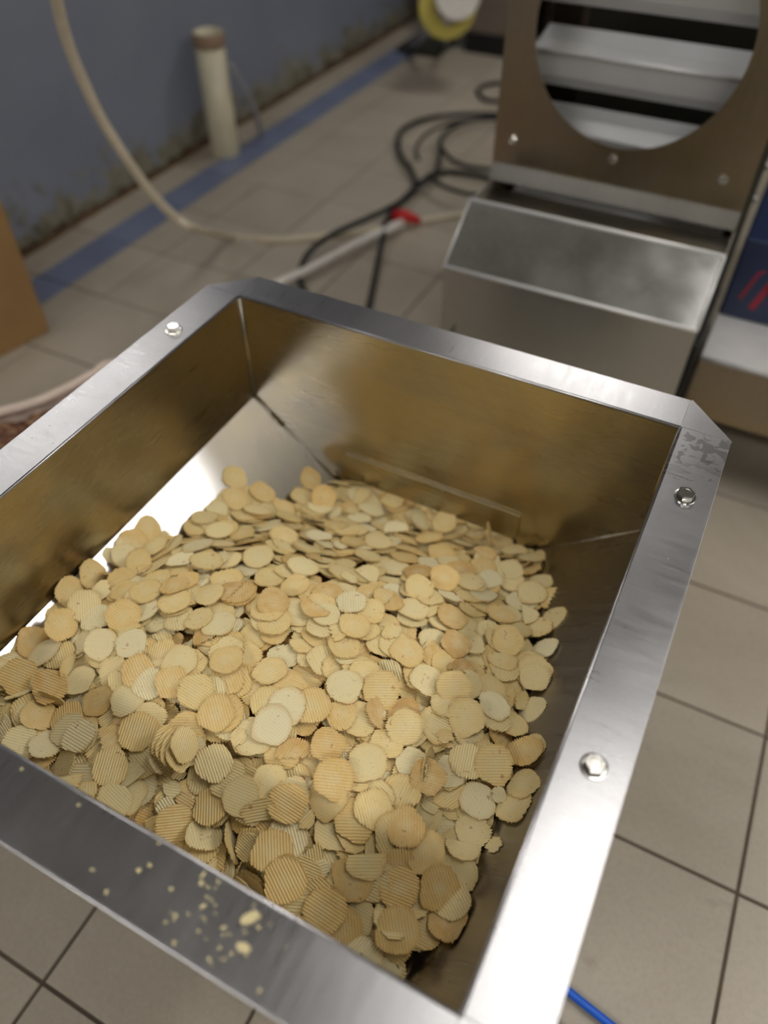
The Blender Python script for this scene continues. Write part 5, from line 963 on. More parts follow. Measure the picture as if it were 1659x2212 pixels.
(11,863,-2163,-2500,182,-59,19,-54,23), (3,1034,-2042,-2561,46,173,-88,9,4), (13,1592,-2073,-2526,35,181,-67,38,54), (6,2386,-1560,-2721,148,-44,26,124,53), (13,3549,-1732,-2578,175,-55,14,77,44),
(4,4303,-2199,-2341,26,58,-187,31,33), (17,5558,-2234,-2489,31,-22,-9,-196,18), (16,1432,-1538,-2828,26,-1,-51,-192,47), (3,1680,-1428,-2852,175,-45,26,81,5), (3,2189,-1500,-2800,89,-15,-48,-171,3),
(4,2507,-1700,-2658,192,-55,-14,-5,46), (0,2920,-1334,-2833,7,92,-170,52,25), (10,3039,-1451,-2814,117,-43,47,149,26), (15,3545,-1660,-2662,163,-52,-34,-98,49), (3,3937,-1743,-2583,54,189,-31,19,53),
(4,4295,-1559,-2691,175,-54,21,77,51), (15,4499,-1241,-2814,194,-41,-14,-24,33), (5,4676,-1279,-2806,144,-37,23,132,52), (6,5351,-1675,-2663,45,-14,-39,-190,57), (6,1480,-1411,-2923,40,173,-89,27,91),
(7,1863,-1403,-2904,193,-52,4,10,52), (8,2303,-1343,-2903,106,-20,-47,-162,29), (6,2534,-1007,-3080,30,132,140,-45,12), (3,2887,-1175,-2952,46,193,-11,21,66), (16,3645,-1357,-2834,26,-9,56,190,40),
(5,3897,-1242,-2883,6,2,64,190,1), (7,4221,-1056,-2971,134,-26,-43,-140,62), (7,4623,-1431,-2770,140,-30,-35,-136,53), (14,5273,-1355,-2770,2,-52,188,-45,65), (7,1541,-1023,-3100,12,-58,-184,52,39),
(0,2002,-852,-3228,75,-30,54,175,29), (1,2234,-965,-3169,36,111,155,-49,72), (9,2447,-949,-3148,19,53,-184,55,30), (5,2967,-1083,-3038,46,-3,-56,-186,50), (13,3202,-826,-3207,25,89,-167,58,42),
(15,3518,-981,-3119,123,-36,-55,-143,69), (0,3808,-930,-3122,161,-57,27,100,50), (13,4198,-1106,-2972,50,179,73,-9,5), (2,4566,-1068,-2964,45,152,118,-29,50), (14,4878,-828,-3001,28,189,57,18,49),
(5,5077,-844,-2969,22,23,-24,-196,2), (1,1917,-751,-3266,39,143,-128,42,58), (15,2143,-696,-3352,22,119,158,-18,48), (5,2428,-638,-3327,125,-22,18,154,48), (8,2974,-829,-3246,62,183,51,-12,44),
(5,3121,-595,-3312,1,-20,196,-37,20), (2,3602,-630,-3302,24,-4,35,195,2), (9,3790,-724,-3226,158,-27,-28,-117,63), (8,4149,-756,-3200,186,-54,-23,-42,59), (0,4608,-733,-3140,187,-56,-9,44,3),
(10,5024,-774,-3026,33,134,145,0,30), (10,1840,-407,-3346,2,-156,-123,23,23), (15,2181,-414,-3387,0,200,-7,0,33), (7,2538,-190,-3387,0,-173,-100,0,58), (7,2995,-118,-3386,0,-104,-171,0,32),
(2,3254,-65,-3371,150,-8,3,-131,44), (13,3488,-372,-3387,134,0,0,-148,5), (0,4080,-365,-3338,79,-20,16,182,50), (5,4318,-393,-3328,23,197,-20,14,1), (0,4534,-288,-3305,196,-27,-5,31,62),
(14,4839,-218,-3270,49,-11,194,-3,54), (11,2940,550,-3653,134,-1,1,-149,35), (14,3126,560,-3633,120,1,1,160,49), (6,3443,523,-3631,180,1,-4,88,42), (12,3847,564,-3592,17,13,199,2,14),
(13,3949,566,-3549,13,-105,170,-4,44), (8,4179,356,-3529,182,-13,-23,79,13), (15,2289,1288,-3615,46,-60,-185,8,76), (10,431,-6386,-2220,9,23,2,198,58), (5,979,-6559,-2233,156,13,-18,124,72),
(10,1679,-6634,-2218,15,-61,182,55,45), (11,2269,-6734,-2271,27,16,-193,-44,31), (4,2855,-6592,-2294,172,56,-3,86,19), (9,3393,-6572,-2466,139,14,3,144,48), (1,3598,-6593,-2469,1,-180,87,14,67),
(2,4438,-6617,-2594,78,-171,20,-64,31), (1,5017,-6577,-2678,26,-5,-28,196,74), (4,899,-6341,-2173,12,-153,128,-11,70), (3,1841,-6337,-2067,39,-105,162,36,30), (8,2154,-6448,-2167,174,45,21,-85,52),
(1,2326,-6337,-2137,181,45,-16,70,23), (0,2613,-6616,-2228,56,15,-53,184,34), (0,3127,-6343,-2315,38,103,-162,-41,32), (7,3433,-6234,-2428,30,-168,103,18,55), (15,3670,-6357,-2417,180,3,-57,66,60),
(1,4601,-6189,-2385,40,-105,151,69,1), (1,4955,-6478,-2574,194,31,24,-28,20), (15,5177,-6424,-2541,110,26,-25,163,32), (7,5526,-6333,-2497,6,-13,-38,196,0), (15,500,-5935,-2237,50,26,-26,190,27),
(4,817,-5896,-2116,158,16,-5,-121,72), (14,1434,-6037,-2057,37,-183,72,-3,3), (6,1662,-5937,-2004,139,13,-34,139,22), (4,1927,-6164,-2053,122,31,38,-151,51), (13,2333,-5991,-2042,19,-54,-186,-45,2),
(17,3373,-5852,-2296,180,58,-44,47,82), (10,4269,-6015,-2156,73,-131,-116,-65,29), (16,4351,-6211,-2353,57,-127,-131,-58,18), (5,5003,-6015,-2261,20,-64,179,60,14), (4,5115,-6134,-2380,111,37,-51,154,24),
(0,564,-5517,-2156,126,43,-7,-149,46), (9,940,-5526,-2075,187,29,-10,-64,44), (3,1608,-5515,-1921,190,18,-26,-54,5), (2,1913,-5756,-1922,16,-154,-121,-34,76), (12,2296,-5748,-1888,112,25,-37,160,87),
(1,3277,-5863,-2123,3,-117,151,59,40), (13,3652,-5766,-2105,16,13,-85,180,12), (17,3921,-5792,-2045,196,36,-1,-14,55), (4,4176,-5806,-2027,192,34,27,-36,32), (7,4835,-5666,-2072,32,-68,-185,-10,43),
(12,5282,-5759,-2223,198,12,24,-16,15), (17,5685,-5537,-2288,161,-11,32,-113,3), (14,5879,-5513,-2269,8,35,195,29,34), (2,517,-5124,-2103,146,-12,-44,129,49), (9,871,-5165,-1991,113,45,3,-159,37),
(6,1273,-5283,-1926,23,-174,95,1,21), (0,1492,-5201,-1861,12,-20,198,19,36), (4,2170,-5318,-1801,16,-84,-180,-20,58), (0,2491,-5635,-1882,179,28,11,-83,69), (16,3136,-5622,-1997,14,15,-192,-52,68),
(8,4972,-5448,-2049,170,27,23,99,31), (5,5232,-5243,-2084,21,99,-170,-30,1), (3,5636,-5204,-2199,29,-24,10,-196,39), (16,5805,-5166,-2264,197,9,24,21,31), (1,535,-4925,-2087,36,52,23,-188,34),
(14,776,-4914,-1971,181,18,-69,45,22), (1,1254,-4844,-1813,62,-3,-23,189,3), (5,1453,-4972,-1795,184,22,-2,-75,70), (1,2153,-4905,-1720,137,16,13,-144,0), (5,2243,-4822,-1677,16,-173,-99,-13,11),
(1,4793,-4949,-1905,150,16,-1,131,71), (3,5041,-4876,-1984,22,-168,-104,21,65), (16,5318,-4924,-2051,0,194,-36,-35,54), (0,5835,-4647,-2264,32,86,-177,12,2), (15,521,-4576,-2005,138,-25,-51,133,2),
(2,865,-4590,-1897,26,-140,139,-15,56), (17,1154,-4763,-1835,144,6,-23,136,48), (3,4953,-4556,-1924,25,44,-193,-1,59), (4,5433,-4529,-2088,18,30,-197,-3,61), (0,5612,-4509,-2169,99,-17,12,-172,31),
(7,5872,-4391,-2243,101,1,8,173,29), (17,569,-4186,-2024,169,-4,-42,-98,5), (4,807,-4511,-1932,187,17,-25,-65,20), (6,1135,-4228,-1861,113,-16,-21,163,3), (15,1545,-4074,-1772,20,149,132,13,2),
(15,4514,-4092,-1863,14,111,-166,-4,21), (13,4870,-4180,-1924,187,-8,16,-69,1), (5,5320,-4030,-2075,2,35,-2,197,65), (9,5565,-4060,-2156,28,-54,-190,11,2), (10,5762,-4054,-2263,13,153,126,-25,74),
(7,433,-3963,-2072,111,-31,17,163,2), (5,933,-3724,-1978,26,76,183,2,46), (0,1274,-3946,-1871,37,32,-6,-194,19), (5,2645,-3672,-1703,158,-14,8,121,65), (17,3636,-3490,-1796,198,-21,15,2,99),
(10,5265,-3728,-2109,1,188,53,-44,24), (8,5519,-3732,-2191,42,-16,-195,11,45), (5,5755,-3766,-2273,6,195,6,-43,2), (4,628,-3256,-2189,55,141,130,13,63), (8,1015,-3240,-2049,8,167,-101,45,5),
(15,1284,-3160,-2009,194,-16,-31,-33,32), (13,3452,-3238,-1852,16,134,145,-23,79), (13,3966,-3176,-1899,122,-11,-13,-158,57), (4,4560,-3292,-1967,175,-27,23,-91,51), (17,4958,-3286,-2083,182,-27,24,-74,48),
(17,5620,-3321,-2271,0,-194,-11,45,60), (12,929,-2917,-2174,35,-46,30,189,41), (15,2642,-2867,-1933,124,-34,-42,-148,2), (6,3588,-2713,-1998,177,-32,19,85,46), (12,4910,-2794,-2128,196,-16,33,6,0),
(10,1831,-2198,-2358,43,-27,44,188,27), (13,2015,-2103,-2351,112,-15,-49,-157,63), (12,3789,-2458,-2172,44,185,-61,11,41), (3,4148,-2186,-2278,193,-51,7,16,25), (9,4920,-2327,-2317,194,-39,18,-25,62),
(15,5536,-2781,-2359,18,-110,-162,35,25), (5,1031,-2143,-2463,28,148,-130,22,47), (11,1747,-1809,-2602,58,188,-28,25,49), (13,2353,-1628,-2660,41,133,140,-30,46), (1,2778,-1635,-2605,5,83,-173,56,37),
(8,3662,-1648,-2589,12,51,-185,55,4), (13,3969,-2175,-2309,147,-34,47,123,39), (8,4592,-1697,-2551,17,100,164,-51,52), (16,868,-1739,-2557,10,43,8,195,67), (0,1385,-1862,-2619,36,188,-50,30,79),
(0,1688,-1808,-2642,166,-61,16,93,42), (13,2040,-1535,-2741,149,-45,-24,-123,30), (8,2678,-1250,-2839,2,80,-176,49,2), (12,2980,-1449,-2725,31,193,-39,12,3), (4,3306,-1687,-2632,58,180,63,-11,19),
(6,3682,-1241,-2793,125,-71,32,135,20), (1,4175,-1527,-2670,167,-53,-24,-93,9), (5,4526,-1622,-2613,164,-51,-18,-101,44), (4,4858,-1421,-2706,186,-26,17,66,52), (10,5032,-1253,-2757,195,-39,16,-8,36),
(3,1032,-1543,-2681,167,10,35,103,31), (13,1618,-1204,-2956,136,-40,58,128,61), (4,2324,-1044,-2985,151,-35,-36,-121,53), (5,2757,-1243,-2889,192,-50,-23,-9,39), (15,3053,-1101,-2914,104,-7,59,160,73),
(8,3928,-942,-2990,28,37,191,-39,13), (1,4289,-1017,-2942,98,-21,-39,-169,6), (11,4489,-1057,-2894,29,131,-145,34,19), (16,5052,-1160,-2836,195,-39,-19,-12,63), (11,5570,-1627,-2645,146,-21,20,134,26),
(13,1446,-1063,-3017,10,101,167,-43,4), (12,1712,-1022,-3098,71,186,-13,-18,2), (17,2343,-939,-3067,173,-42,-28,-86,78), (1,2740,-885,-3064,150,-24,-46,-121,28), (5,2906,-866,-3105,63,182,53,-9,60),
(3,3213,-671,-3172,12,45,-188,50,3), (6,3543,-899,-3097,19,-3,194,-46,39), (1,3866,-840,-3087,2,-59,185,-50,52), (1,3969,-856,-3093,56,4,-54,-184,65), (3,4642,-917,-2904,50,130,-133,52,34),
(10,5278,-1230,-2796,16,-44,190,-41,6), (15,5374,-1059,-2813,110,0,-44,-161,60), (8,1887,-838,-3166,21,90,174,-34,26), (15,2229,-826,-3232,189,-54,2,35,49), (5,2346,-691,-3255,49,-12,42,189,28),
(6,2603,-664,-3241,28,4,44,193,49), (12,3099,-634,-3270,115,-17,-35,-159,19), (15,3281,-655,-3224,95,-20,33,172,63), (1,3566,-685,-3235,40,196,9,8,52), (13,3989,-810,-3154,66,-32,48,180,6),
(1,4383,-759,-3133,75,-9,-56,-177,19), (12,4845,-652,-3072,21,154,-111,59,47), (15,5130,-899,-2919,190,-27,-18,55,24), (3,1719,-527,-3262,2,186,65,-33,42), (2,2105,-300,-3319,177,21,14,90,6),
(7,2444,-109,-3364,0,-60,191,0,49), (13,2785,-678,-3347,18,80,-170,65,52), (9,3041,-486,-3331,163,-23,-18,-113,74), (3,3186,-117,-3340,179,0,8,88,54), (2,3675,-332,-3329,135,-8,-20,-146,3),
(15,4053,-199,-3299,0,-9,-200,9,10), (2,4209,-473,-3272,18,197,-31,2,12), (6,4493,-495,-3207,131,-21,-29,-147,65), (6,1770,-253,-3302,42,50,-188,17,75), (17,2020,-119,-3353,166,1,17,110,53),
(15,2509,93,-3567,149,-101,47,73,27), (3,2846,105,-3499,76,-78,-105,-131,67), (3,2969,287,-3494,56,-29,31,187,77), (3,3485,229,-3492,122,-6,59,147,7), (5,3814,-318,-3345,182,-16,-15,-80,50),
(0,4108,-74,-3364,23,193,-48,6,34), (3,4200,47,-3369,137,-16,-17,-144,53), (6,4576,-121,-3297,21,125,155,-2,40), (4,5026,-286,-3127,185,17,-53,-53,42), (3,2339,374,-3593,175,30,11,92,62),
(13,3106,727,-3578,12,107,169,0,33), (6,3206,655,-3607,77,-1,0,184,24), (12,3602,683,-3590,5,-6,-2,200,35), (2,3512,760,-3571,0,-195,-43,-6,13), (3,3111,417,-3592,19,-153,127,-1,41),
(15,3026,885,-3672,12,59,-191,-1,52), (3,440,-6496,-2131,98,-10,37,-170,76), (7,712,-6417,-2177,113,-11,-26,162,43), (8,1159,-6592,-2165,99,-3,-38,170,2), (16,1830,-6556,-2144,141,40,41,-130,32),
(4,2504,-6786,-2154,60,60,128,-129,61), (10,2971,-6751,-2147,137,-113,35,-86,57), (14,3351,-6563,-2397,159,54,26,105,5), (7,4008,-6732,-2513,36,-10,123,153,46), (6,4155,-6660,-2519,130,71,-126,48,12),
(3,4722,-6589,-2591,81,75,-155,-61,13), (4,5483,-6616,-2597,6,41,191,44,5), (15,5637,-6529,-2586,53,62,12,-182,17), (3,988,-6212,-2133,91,-13,-9,177,50), (8,1971,-6379,-2099,33,-78,176,42,3),
(5,2365,-6335,-2066,63,21,48,-182,31), (3,3322,-6125,-2364,153,27,-23,124,29), (3,4325,-6513,-2468,155,-27,-105,-65,46), (4,4681,-6281,-2437,91,60,-66,154,8), (5,5140,-6413,-2494,114,40,-34,156,46),
(7,5369,-6296,-2430,30,-74,-179,-43,0), (13,633,-5934,-2111,42,-63,-27,183,58), (17,861,-5971,-2094,138,-3,-16,143,37), (3,1426,-5870,-1980,175,20,-24,92,19), (8,1834,-6074,-1978,16,-67,-182,-47,42),
(6,2212,-6105,-1978,5,-40,189,49,75), (8,3098,-6209,-2249,51,35,-189,-24,26), (14,3960,-6078,-2207,86,56,61,-160,54), (0,4718,-6066,-2217,48,-189,36,29,70), (14,4899,-6328,-2458,185,73,24,-8,43),
(13,5340,-6089,-2293,43,-128,-142,-40,1), (11,5714,-5830,-2349,17,-190,-51,30,0), (4,816,-5497,-2036,10,43,193,32,12), (0,2020,-5808,-1896,38,-171,96,2,53), (1,2579,-5692,-1822,6,-92,-177,-18,62),
(15,3450,-5683,-2088,42,-77,17,-179,3), (6,3802,-5671,-1940,130,40,30,-143,48), (1,5153,-5567,-2076,88,39,-13,175,45), (3,5440,-5711,-2217,191,12,23,-53,23), (5,5804,-5581,-2237,187,20,-6,68,33),
(17,776,-5194,-1994,114,38,6,-160,38), (1,1865,-5207,-1790,159,37,-23,-113,46), (3,2624,-5007,-1693,8,87,180,9,56), (3,3874,-5572,-1905,29,-79,177,41,59), (14,4421,-5347,-1890,16,-23,-197,-16,50),
(15,4780,-5478,-1964,1,-145,136,22,74), (1,5085,-5249,-1999,63,31,-12,187,55), (0,5610,-5276,-2135,89,16,-19,178,27), (15,5733,-5154,-2197,9,165,-111,-25,47), (8,733,-4807,-1903,174,49,-32,-79,83),
(2,1309,-4866,-1764,78,-1,-22,183,40), (8,2273,-4889,-1642,170,15,-14,104,17), (15,3334,-4779,-1669,95,5,-1,-176,22), (11,4518,-5091,-1877,180,10,7,-86,54), (7,401,-4399,-2026,16,-51,2,193,25),
(0,1015,-4285,-1820,174,-5,-18,-97,59), (2,5522,-4475,-2066,13,-186,-68,24,28), (11,483,-3637,-2095,93,-42,15,171,24), (1,759,-4282,-1908,19,-57,189,-26,5), (4,931,-3858,-1930,176,12,-31,-88,33),
(14,1391,-4040,-1788,21,142,139,12,28), (16,4220,-3911,-1773,47,24,22,192,57), (15,4432,-4079,-1808,183,-29,19,-73,46), (8,5106,-3942,-1974,199,-5,11,12,66), (0,5489,-4004,-2094,196,-11,35,-11,61),
(13,5700,-4145,-2169,21,164,-111,-21,1), (15,456,-3561,-2156,5,-154,120,-43,78), (0,1120,-3553,-1922,20,173,97,15,45), (9,1344,-3674,-1840,49,88,173,-9,25), (15,2099,-3745,-1724,21,192,49,10,47),
(3,3540,-3176,-1818,192,-16,17,50,37), (15,3825,-3213,-1869,196,-17,-2,-34,7), (13,4136,-3293,-1860,8,34,-196,17,21), (11,4937,-3539,-1995,38,66,-185,-2,1), (10,5164,-3504,-2065,11,-31,-13,-197,45),
(13,5468,-3577,-2149,1,-49,-7,-194,66), (8,3407,-2923,-1876,198,-19,14,16,43), (8,3714,-2776,-1931,22,-20,-23,-196,27), (6,4941,-3125,-2057,174,0,33,93,90), (9,5190,-3195,-2147,12,196,23,-31,32),
(13,5295,-3266,-2158,182,-8,25,78,8), (1,2553,-2433,-2179,32,-17,59,188,14), (15,4074,-2215,-2232,45,160,-108,26,58), (15,4708,-2460,-2162,17,7,-194,46,3), (13,3582,-2395,-2170,132,-45,40,138,15),
(8,3937,-1919,-2402,178,-43,-35,-72,46), (13,4206,-1988,-2366,1,0,-192,55,37), (15,5445,-2237,-2357,170,8,31,101,71), (15,2150,-1628,-2670,45,-18,-36,-191,37), (0,3524,-1665,-2555,17,-2,-56,-191,52),
(0,3853,-1517,-2641,50,165,97,-27,61), (0,4140,-1630,-2556,102,-15,47,165,41), (10,4667,-1685,-2539,39,1,53,189,75), (2,5138,-1827,-2512,113,-19,46,157,53), (9,1248,-1705,-2710,63,92,160,-45,16),
(15,2167,-1246,-2897,53,179,-63,34,35), (10,2691,-1172,-2849,107,-9,-48,-162,30), (5,3383,-1297,-2812,40,26,186,-55,36), (15,3844,-1048,-2900,31,-73,183,-19,29), (11,4340,-1365,-2720,55,187,43,-13,0),
(4,4451,-1155,-2796,147,-35,28,128,6), (15,4746,-1125,-2817,132,-68,-46,-126,18), (0,1385,-1175,-2917,45,194,11,-7,60), (5,2203,-994,-2987,39,162,-107,30,17), (15,2658,-982,-3004,90,-40,32,171,34),
(10,2900,-1025,-2928,37,193,-30,25,1), (9,3166,-1021,-2970,51,190,14,-30,53), (17,3779,-832,-3026,37,193,35,8,32), (2,3987,-820,-2975,180,-38,1,79,55), (3,4441,-1076,-2860,105,-23,-38,-164,31),
(5,4885,-1048,-2810,42,87,165,-60,43), (0,1640,-789,-3098,19,36,-195,15,72), (17,2290,-596,-3179,99,-27,29,170,15), (0,2706,-608,-3187,50,90,-161,60,40), (15,3406,-598,-3184,99,26,58,162,42),
(2,3615,-655,-3140,9,-9,32,197,2), (7,4048,-591,-3155,188,-47,33,38,2), (8,4461,-796,-2989,78,167,-64,44,82), (12,5273,-939,-2841,11,21,-31,-196,3), (6,1579,-728,-3123,13,190,56,-21,36),
(6,1907,-641,-3185,7,-58,189,-30,24), (8,2164,-494,-3267,16,86,-180,13,47), (11,2393,-395,-3290,27,8,-197,15,28), (11,2891,-366,-3322,34,185,-68,-6,78), (6,3499,-424,-3292,186,-23,4,70,52),
(6,3741,-286,-3277,78,-1,15,184,9), (9,3959,-193,-3276,98,-5,-8,-174,37), (3,4804,-925,-2838,187,-54,17,42,1), (1,4922,-588,-3033,8,-42,45,190,51), (15,1784,-490,-3223,168,-17,-30,-103,44),
(16,2299,136,-3334,14,198,-24,-6,32), (9,2578,-277,-3336,1,-164,-110,31,66), (9,2727,-397,-3331,27,171,-98,-14,5), (2,3203,88,-3330,11,52,-192,13,43), (11,3565,-2,-3349,21,199,12,-1,5),
(10,3716,-166,-3335,16,145,-136,20,76), (6,4173,188,-3348,22,-9,28,197,38), (13,4495,-450,-3200,23,108,164,-28,36), (5,1984,-40,-3332,16,67,-188,3,3), (17,2164,166,-3358,97,8,22,173,52),
(7,2684,347,-3521,191,-21,-48,24,64), (14,2891,369,-3517,145,-41,11,131,4), (6,3106,384,-3474,28,165,-106,27,44), (0,3910,248,-3525,12,-27,195,-30,23), (8,4240,300,-3412,107,-16,-29,-166,61),
(14,4458,-62,-3298,24,198,-1,11,40), (4,624,-6626,-2146,39,-196,7,4,28), (0,957,-6637,-2159,45,-182,-60,-34,2), (10,1898,-6677,-2158,62,7,86,-169,24), (13,3194,-6725,-2354,70,-94,-127,-101,49),
(13,3565,-6620,-2443,77,-8,11,-184,56), (4,3664,-6786,-2291,10,10,-141,141,40), (0,4424,-6728,-2578,7,-45,-151,-123,65), (8,4895,-6787,-2541,93,93,106,-106,5), (8,960,-6347,-2081,76,2,-25,183,54),
(7,1787,-6611,-2008,180,41,-42,64,7), (13,2057,-6518,-2097,63,-189,-1,13,47), (6,2405,-6548,-2135,17,6,54,-192,6), (13,2811,-6667,-2232,8,117,-57,152,53), (1,3194,-6506,-2317,28,-45,40,-189,29),
(1,3525,-6336,-2318,124,54,-1,-147,60), (4,3991,-6601,-2434,118,148,-6,-63,43), (15,4486,-6591,-2703,171,25,12,-99,65), (3,4808,-6566,-2456,16,73,-180,-44,49), (11,5251,-6529,-2528,37,-119,-150,-43,30),
(3,5474,-6473,-2464,3,-10,192,55,56), (6,2184,-6235,-1952,22,-161,114,22,21), (0,3113,-6155,-2134,189,36,49,24,4), (14,4870,-6290,-2350,155,31,43,-114,37), (6,785,-5683,-2006,21,141,132,47,20),
(11,1371,-5901,-1972,21,-70,185,23,35), (15,5266,-5798,-2164,54,39,-28,186,43), (8,5610,-5823,-2236,32,16,-14,196,44), (6,5887,-5750,-2230,11,-19,-198,-14,13), (14,721,-5215,-1946,0,188,38,56,36),
(15,1730,-5277,-1809,6,-149,116,-66,37), (3,2285,-5602,-1783,45,-10,-10,194,51), (7,3540,-5673,-1873,84,-10,-25,179,49), (15,4358,-5842,-1992,43,-19,47,-189,71), (15,4599,-5550,-1928,66,4,19,-188,42),
(6,1942,-4882,-1655,19,-20,-21,197,1), (5,3949,-5607,-1847,46,-157,-114,-10,60), (17,4680,-5123,-1853,185,14,23,71,63), (8,5336,-5347,-2005,30,46,-10,192,32), (16,478,-4669,-1970,18,127,141,61,62),
(13,712,-4713,-1832,31,28,30,-193,41), (6,5927,-4416,-2168,155,-6,35,122,0), (8,371,-4342,-1960,174,-46,-65,59,30), (6,1179,-4151,-1788,11,-56,191,-15,33), (13,5611,-4032,-2091,26,-118,-159,11,8),
(4,3369,-3465,-1715,38,-13,-16,-195,35), (3,5860,-3919,-2209,59,-37,-12,-187,56), (9,3890,-2872,-1902,196,-30,9,-24,0), (10,5144,-3315,-2063,197,-17,28,-12,2), (15,5342,-3330,-2126,42,-37,-14,-192,20),
(2,5699,-3503,-2180,63,173,-67,-38,3), (15,4739,-2321,-2212,60,10,49,184,55), (10,934,-2498,-2309,182,-18,-4,-82,58), (7,3604,-2202,-2278,2,-5,190,-62,35), (6,3924,-1955,-2332,22,-1,195,-41,46),
(15,5477,-2476,-2349,177,10,-11,92,62), (3,2824,-1498,-2631,95,-16,-50,-168,50), (14,3146,-1068,-2857,6,14,50,193,65), (13,4204,-1602,-2527,47,173,86,-16,35), (1,4426,-1619,-2536,49,194,-10,6,66),
(17,2351,-1318,-2779,52,168,95,-10,47), (11,2686,-1262,-2751,26,35,191,-42,54), (1,3040,-1158,-2821,25,152,117,-49,45), (4,3783,-1484,-2633,59,191,0,4,78), (8,4220,-1371,-2627,7,2,194,-50,36),
(1,4304,-1244,-2730,22,-6,44,194,21), (7,4676,-1372,-2653,28,89,-176,10,68), (15,2509,-1206,-2929,29,142,-132,42,30), (13,3832,-919,-2926,123,-32,-40,149,21), (3,4612,-1008,-2749,22,166,108,16,4),
(9,5050,-1088,-2701,102,-22,-6,-170,20), (0,1524,-700,-3069,18,6,-198,17,0), (13,1833,-591,-3122,132,0,27,148,53), (3,2319,-392,-3158,21,175,-94,-1,6), (0,2636,-613,-3097,58,190,20,-5,50),
(3,3574,-526,-3151,131,-17,-25,-148,48), (2,3711,-441,-3139,9,72,182,-42,55), (15,3960,-688,-3003,28,184,-68,25,31), (4,4947,-931,-2814,190,-54,13,27,78), (0,1773,-437,-3167,12,-52,-191,24,26),
(6,2024,-239,-3198,10,110,-166,7,29), (3,2637,-346,-3267,4,-3,-198,31,0), (15,3427,-358,-3287,21,190,-57,11,14), (3,4100,-573,-3152,51,122,-148,26,15), (15,4254,-295,-3200,53,3,-11,-192,69),
(11,4723,-688,-3001,118,153,-52,4,38), (1,1658,-393,-3179,12,-19,-19,-198,93), (5,2120,-51,-3249,122,-4,12,158,0), (13,2760,-129,-3350,96,5,8,175,13), (16,2998,-80,-3277,48,-15,5,194,30),
(4,3310,124,-3320,17,189,-64,-2,42), (3,3687,96,-3381,41,114,-154,40,51), (8,3623,222,-3344,109,4,71,152,50), (1,4161,-141,-3245,74,2,-12,-186,90), (11,1837,-54,-3286,39,12,11,195,22),
(4,2661,356,-3508,190,-7,-52,-31,8), (15,2681,329,-3466,170,11,-52,-92,35), (10,3030,447,-3480,190,-35,-17,-49,53), (13,3509,390,-3475,10,115,-163,0,59), (1,3851,475,-3500,5,76,-185,-2,46),
(5,4556,-86,-3255,76,1,-27,-183,38), (14,298,-6464,-2028,47,93,-67,-157,6), (1,1555,-6601,-2105,156,56,26,-108,59), (15,1573,-6725,-2163,183,56,-27,51,54), (5,2222,-6715,-1964,104,152,-59,51,51),
(3,2505,-6749,-2008,94,-84,-95,-123,42), (8,3275,-6732,-2278,46,39,116,-151,5), (3,4577,-6591,-2502,111,-94,55,-126,46), (2,5116,-6626,-2392,183,-17,17,77,53), (4,5260,-6651,-2563,109,30,-61,153,35),
(1,5623,-6518,-2454,178,49,17,-74,63), (15,1463,-6787,-2264,95,95,-105,105,99), (7,3219,-6452,-2339,22,-186,40,56,21), (4,4310,-6538,-2403,61,-105,30,156,56), (14,4632,-6377,-2312,44,-4,29,-193,0),
(1,5012,-6397,-2397,160,27,40,-110,42), (15,5359,-6340,-2356,25,-195,-18,-31,15), (8,2191,-6171,-1868,77,13,-44,179,49), (7,3305,-6096,-2176,190,32,51,8,47), (15,4646,-6331,-2228,24,-1,-191,-53,56),
(12,5111,-6228,-2270,51,-180,67,25,24), (13,5441,-5540,-2142,16,-159,119,19,32), (10,3471,-5516,-1833,2,-166,-108,-25,2), (15,239,-4656,-2052,187,7,67,22,53), (15,492,-3989,-2028,124,-32,14,153,47),
(13,5427,-4045,-1995,175,15,16,94,44), (16,5880,-4055,-2121,49,34,-191,10,80), (13,4979,-3528,-1930,9,197,26,-24,69), (13,5473,-3743,-2038,93,15,26,174,61), (15,1055,-2345,-2306,194,-27,-25,-35,37),
(4,4251,-1371,-2590,11,4,-46,-194,34), (15,4620,-1464,-2564,17,123,157,-2,42), (15,3235,-1032,-2924,42,193,29,-15,52), (0,4049,-1167,-2793,10,-26,-48,-192,51), (14,4714,-1053,-2663,6,132,150,-2,1),
(15,2196,-668,-3113,27,96,167,-46,60), (9,4429,-958,-2766,82,-23,3,181,31), (15,5195,-1146,-2692,117,3,22,161,81), (7,1915,-302,-3113,191,-18,20,52,48), (8,2218,-271,-3138,175,-15,22,93,46),
(11,3479,-132,-3194,2,-19,-197,28,45), (0,3982,-431,-3129,108,-22,44,161,4), (15,4282,-648,-3075,123,-90,-108,-71,46), (14,4554,-690,-2969,119,-83,81,112,52), (13,5051,-859,-2836,31,122,149,-45,63),
(7,1553,-447,-3099,197,-19,21,20,29), (13,1745,-238,-3165,10,185,74,-6,6), (0,2273,-15,-3230,134,-23,-3,-147,68), (12,2510,-143,-3277,31,194,-35,1,29), (0,3776,-372,-3243,125,-13,-8,-155,63),
(8,4083,-516,-3155,21,-9,-191,54,43), (15,1962,96,-3237,181,-28,-47,-66,42), (15,2607,-18,-3321,24,158,119,-18,40), (6,2829,49,-3279,11,184,77,5,51), (7,3014,317,-3372,31,174,-88,34,43),
(13,2408,170,-3585,184,-71,-21,-21,20), (14,2542,368,-3520,146,-18,0,135,39), (7,3214,555,-3490,5,32,195,-33,17), (16,3331,558,-3466,197,-32,4,9,30), (15,3845,478,-3476,1,-198,-25,6,42),
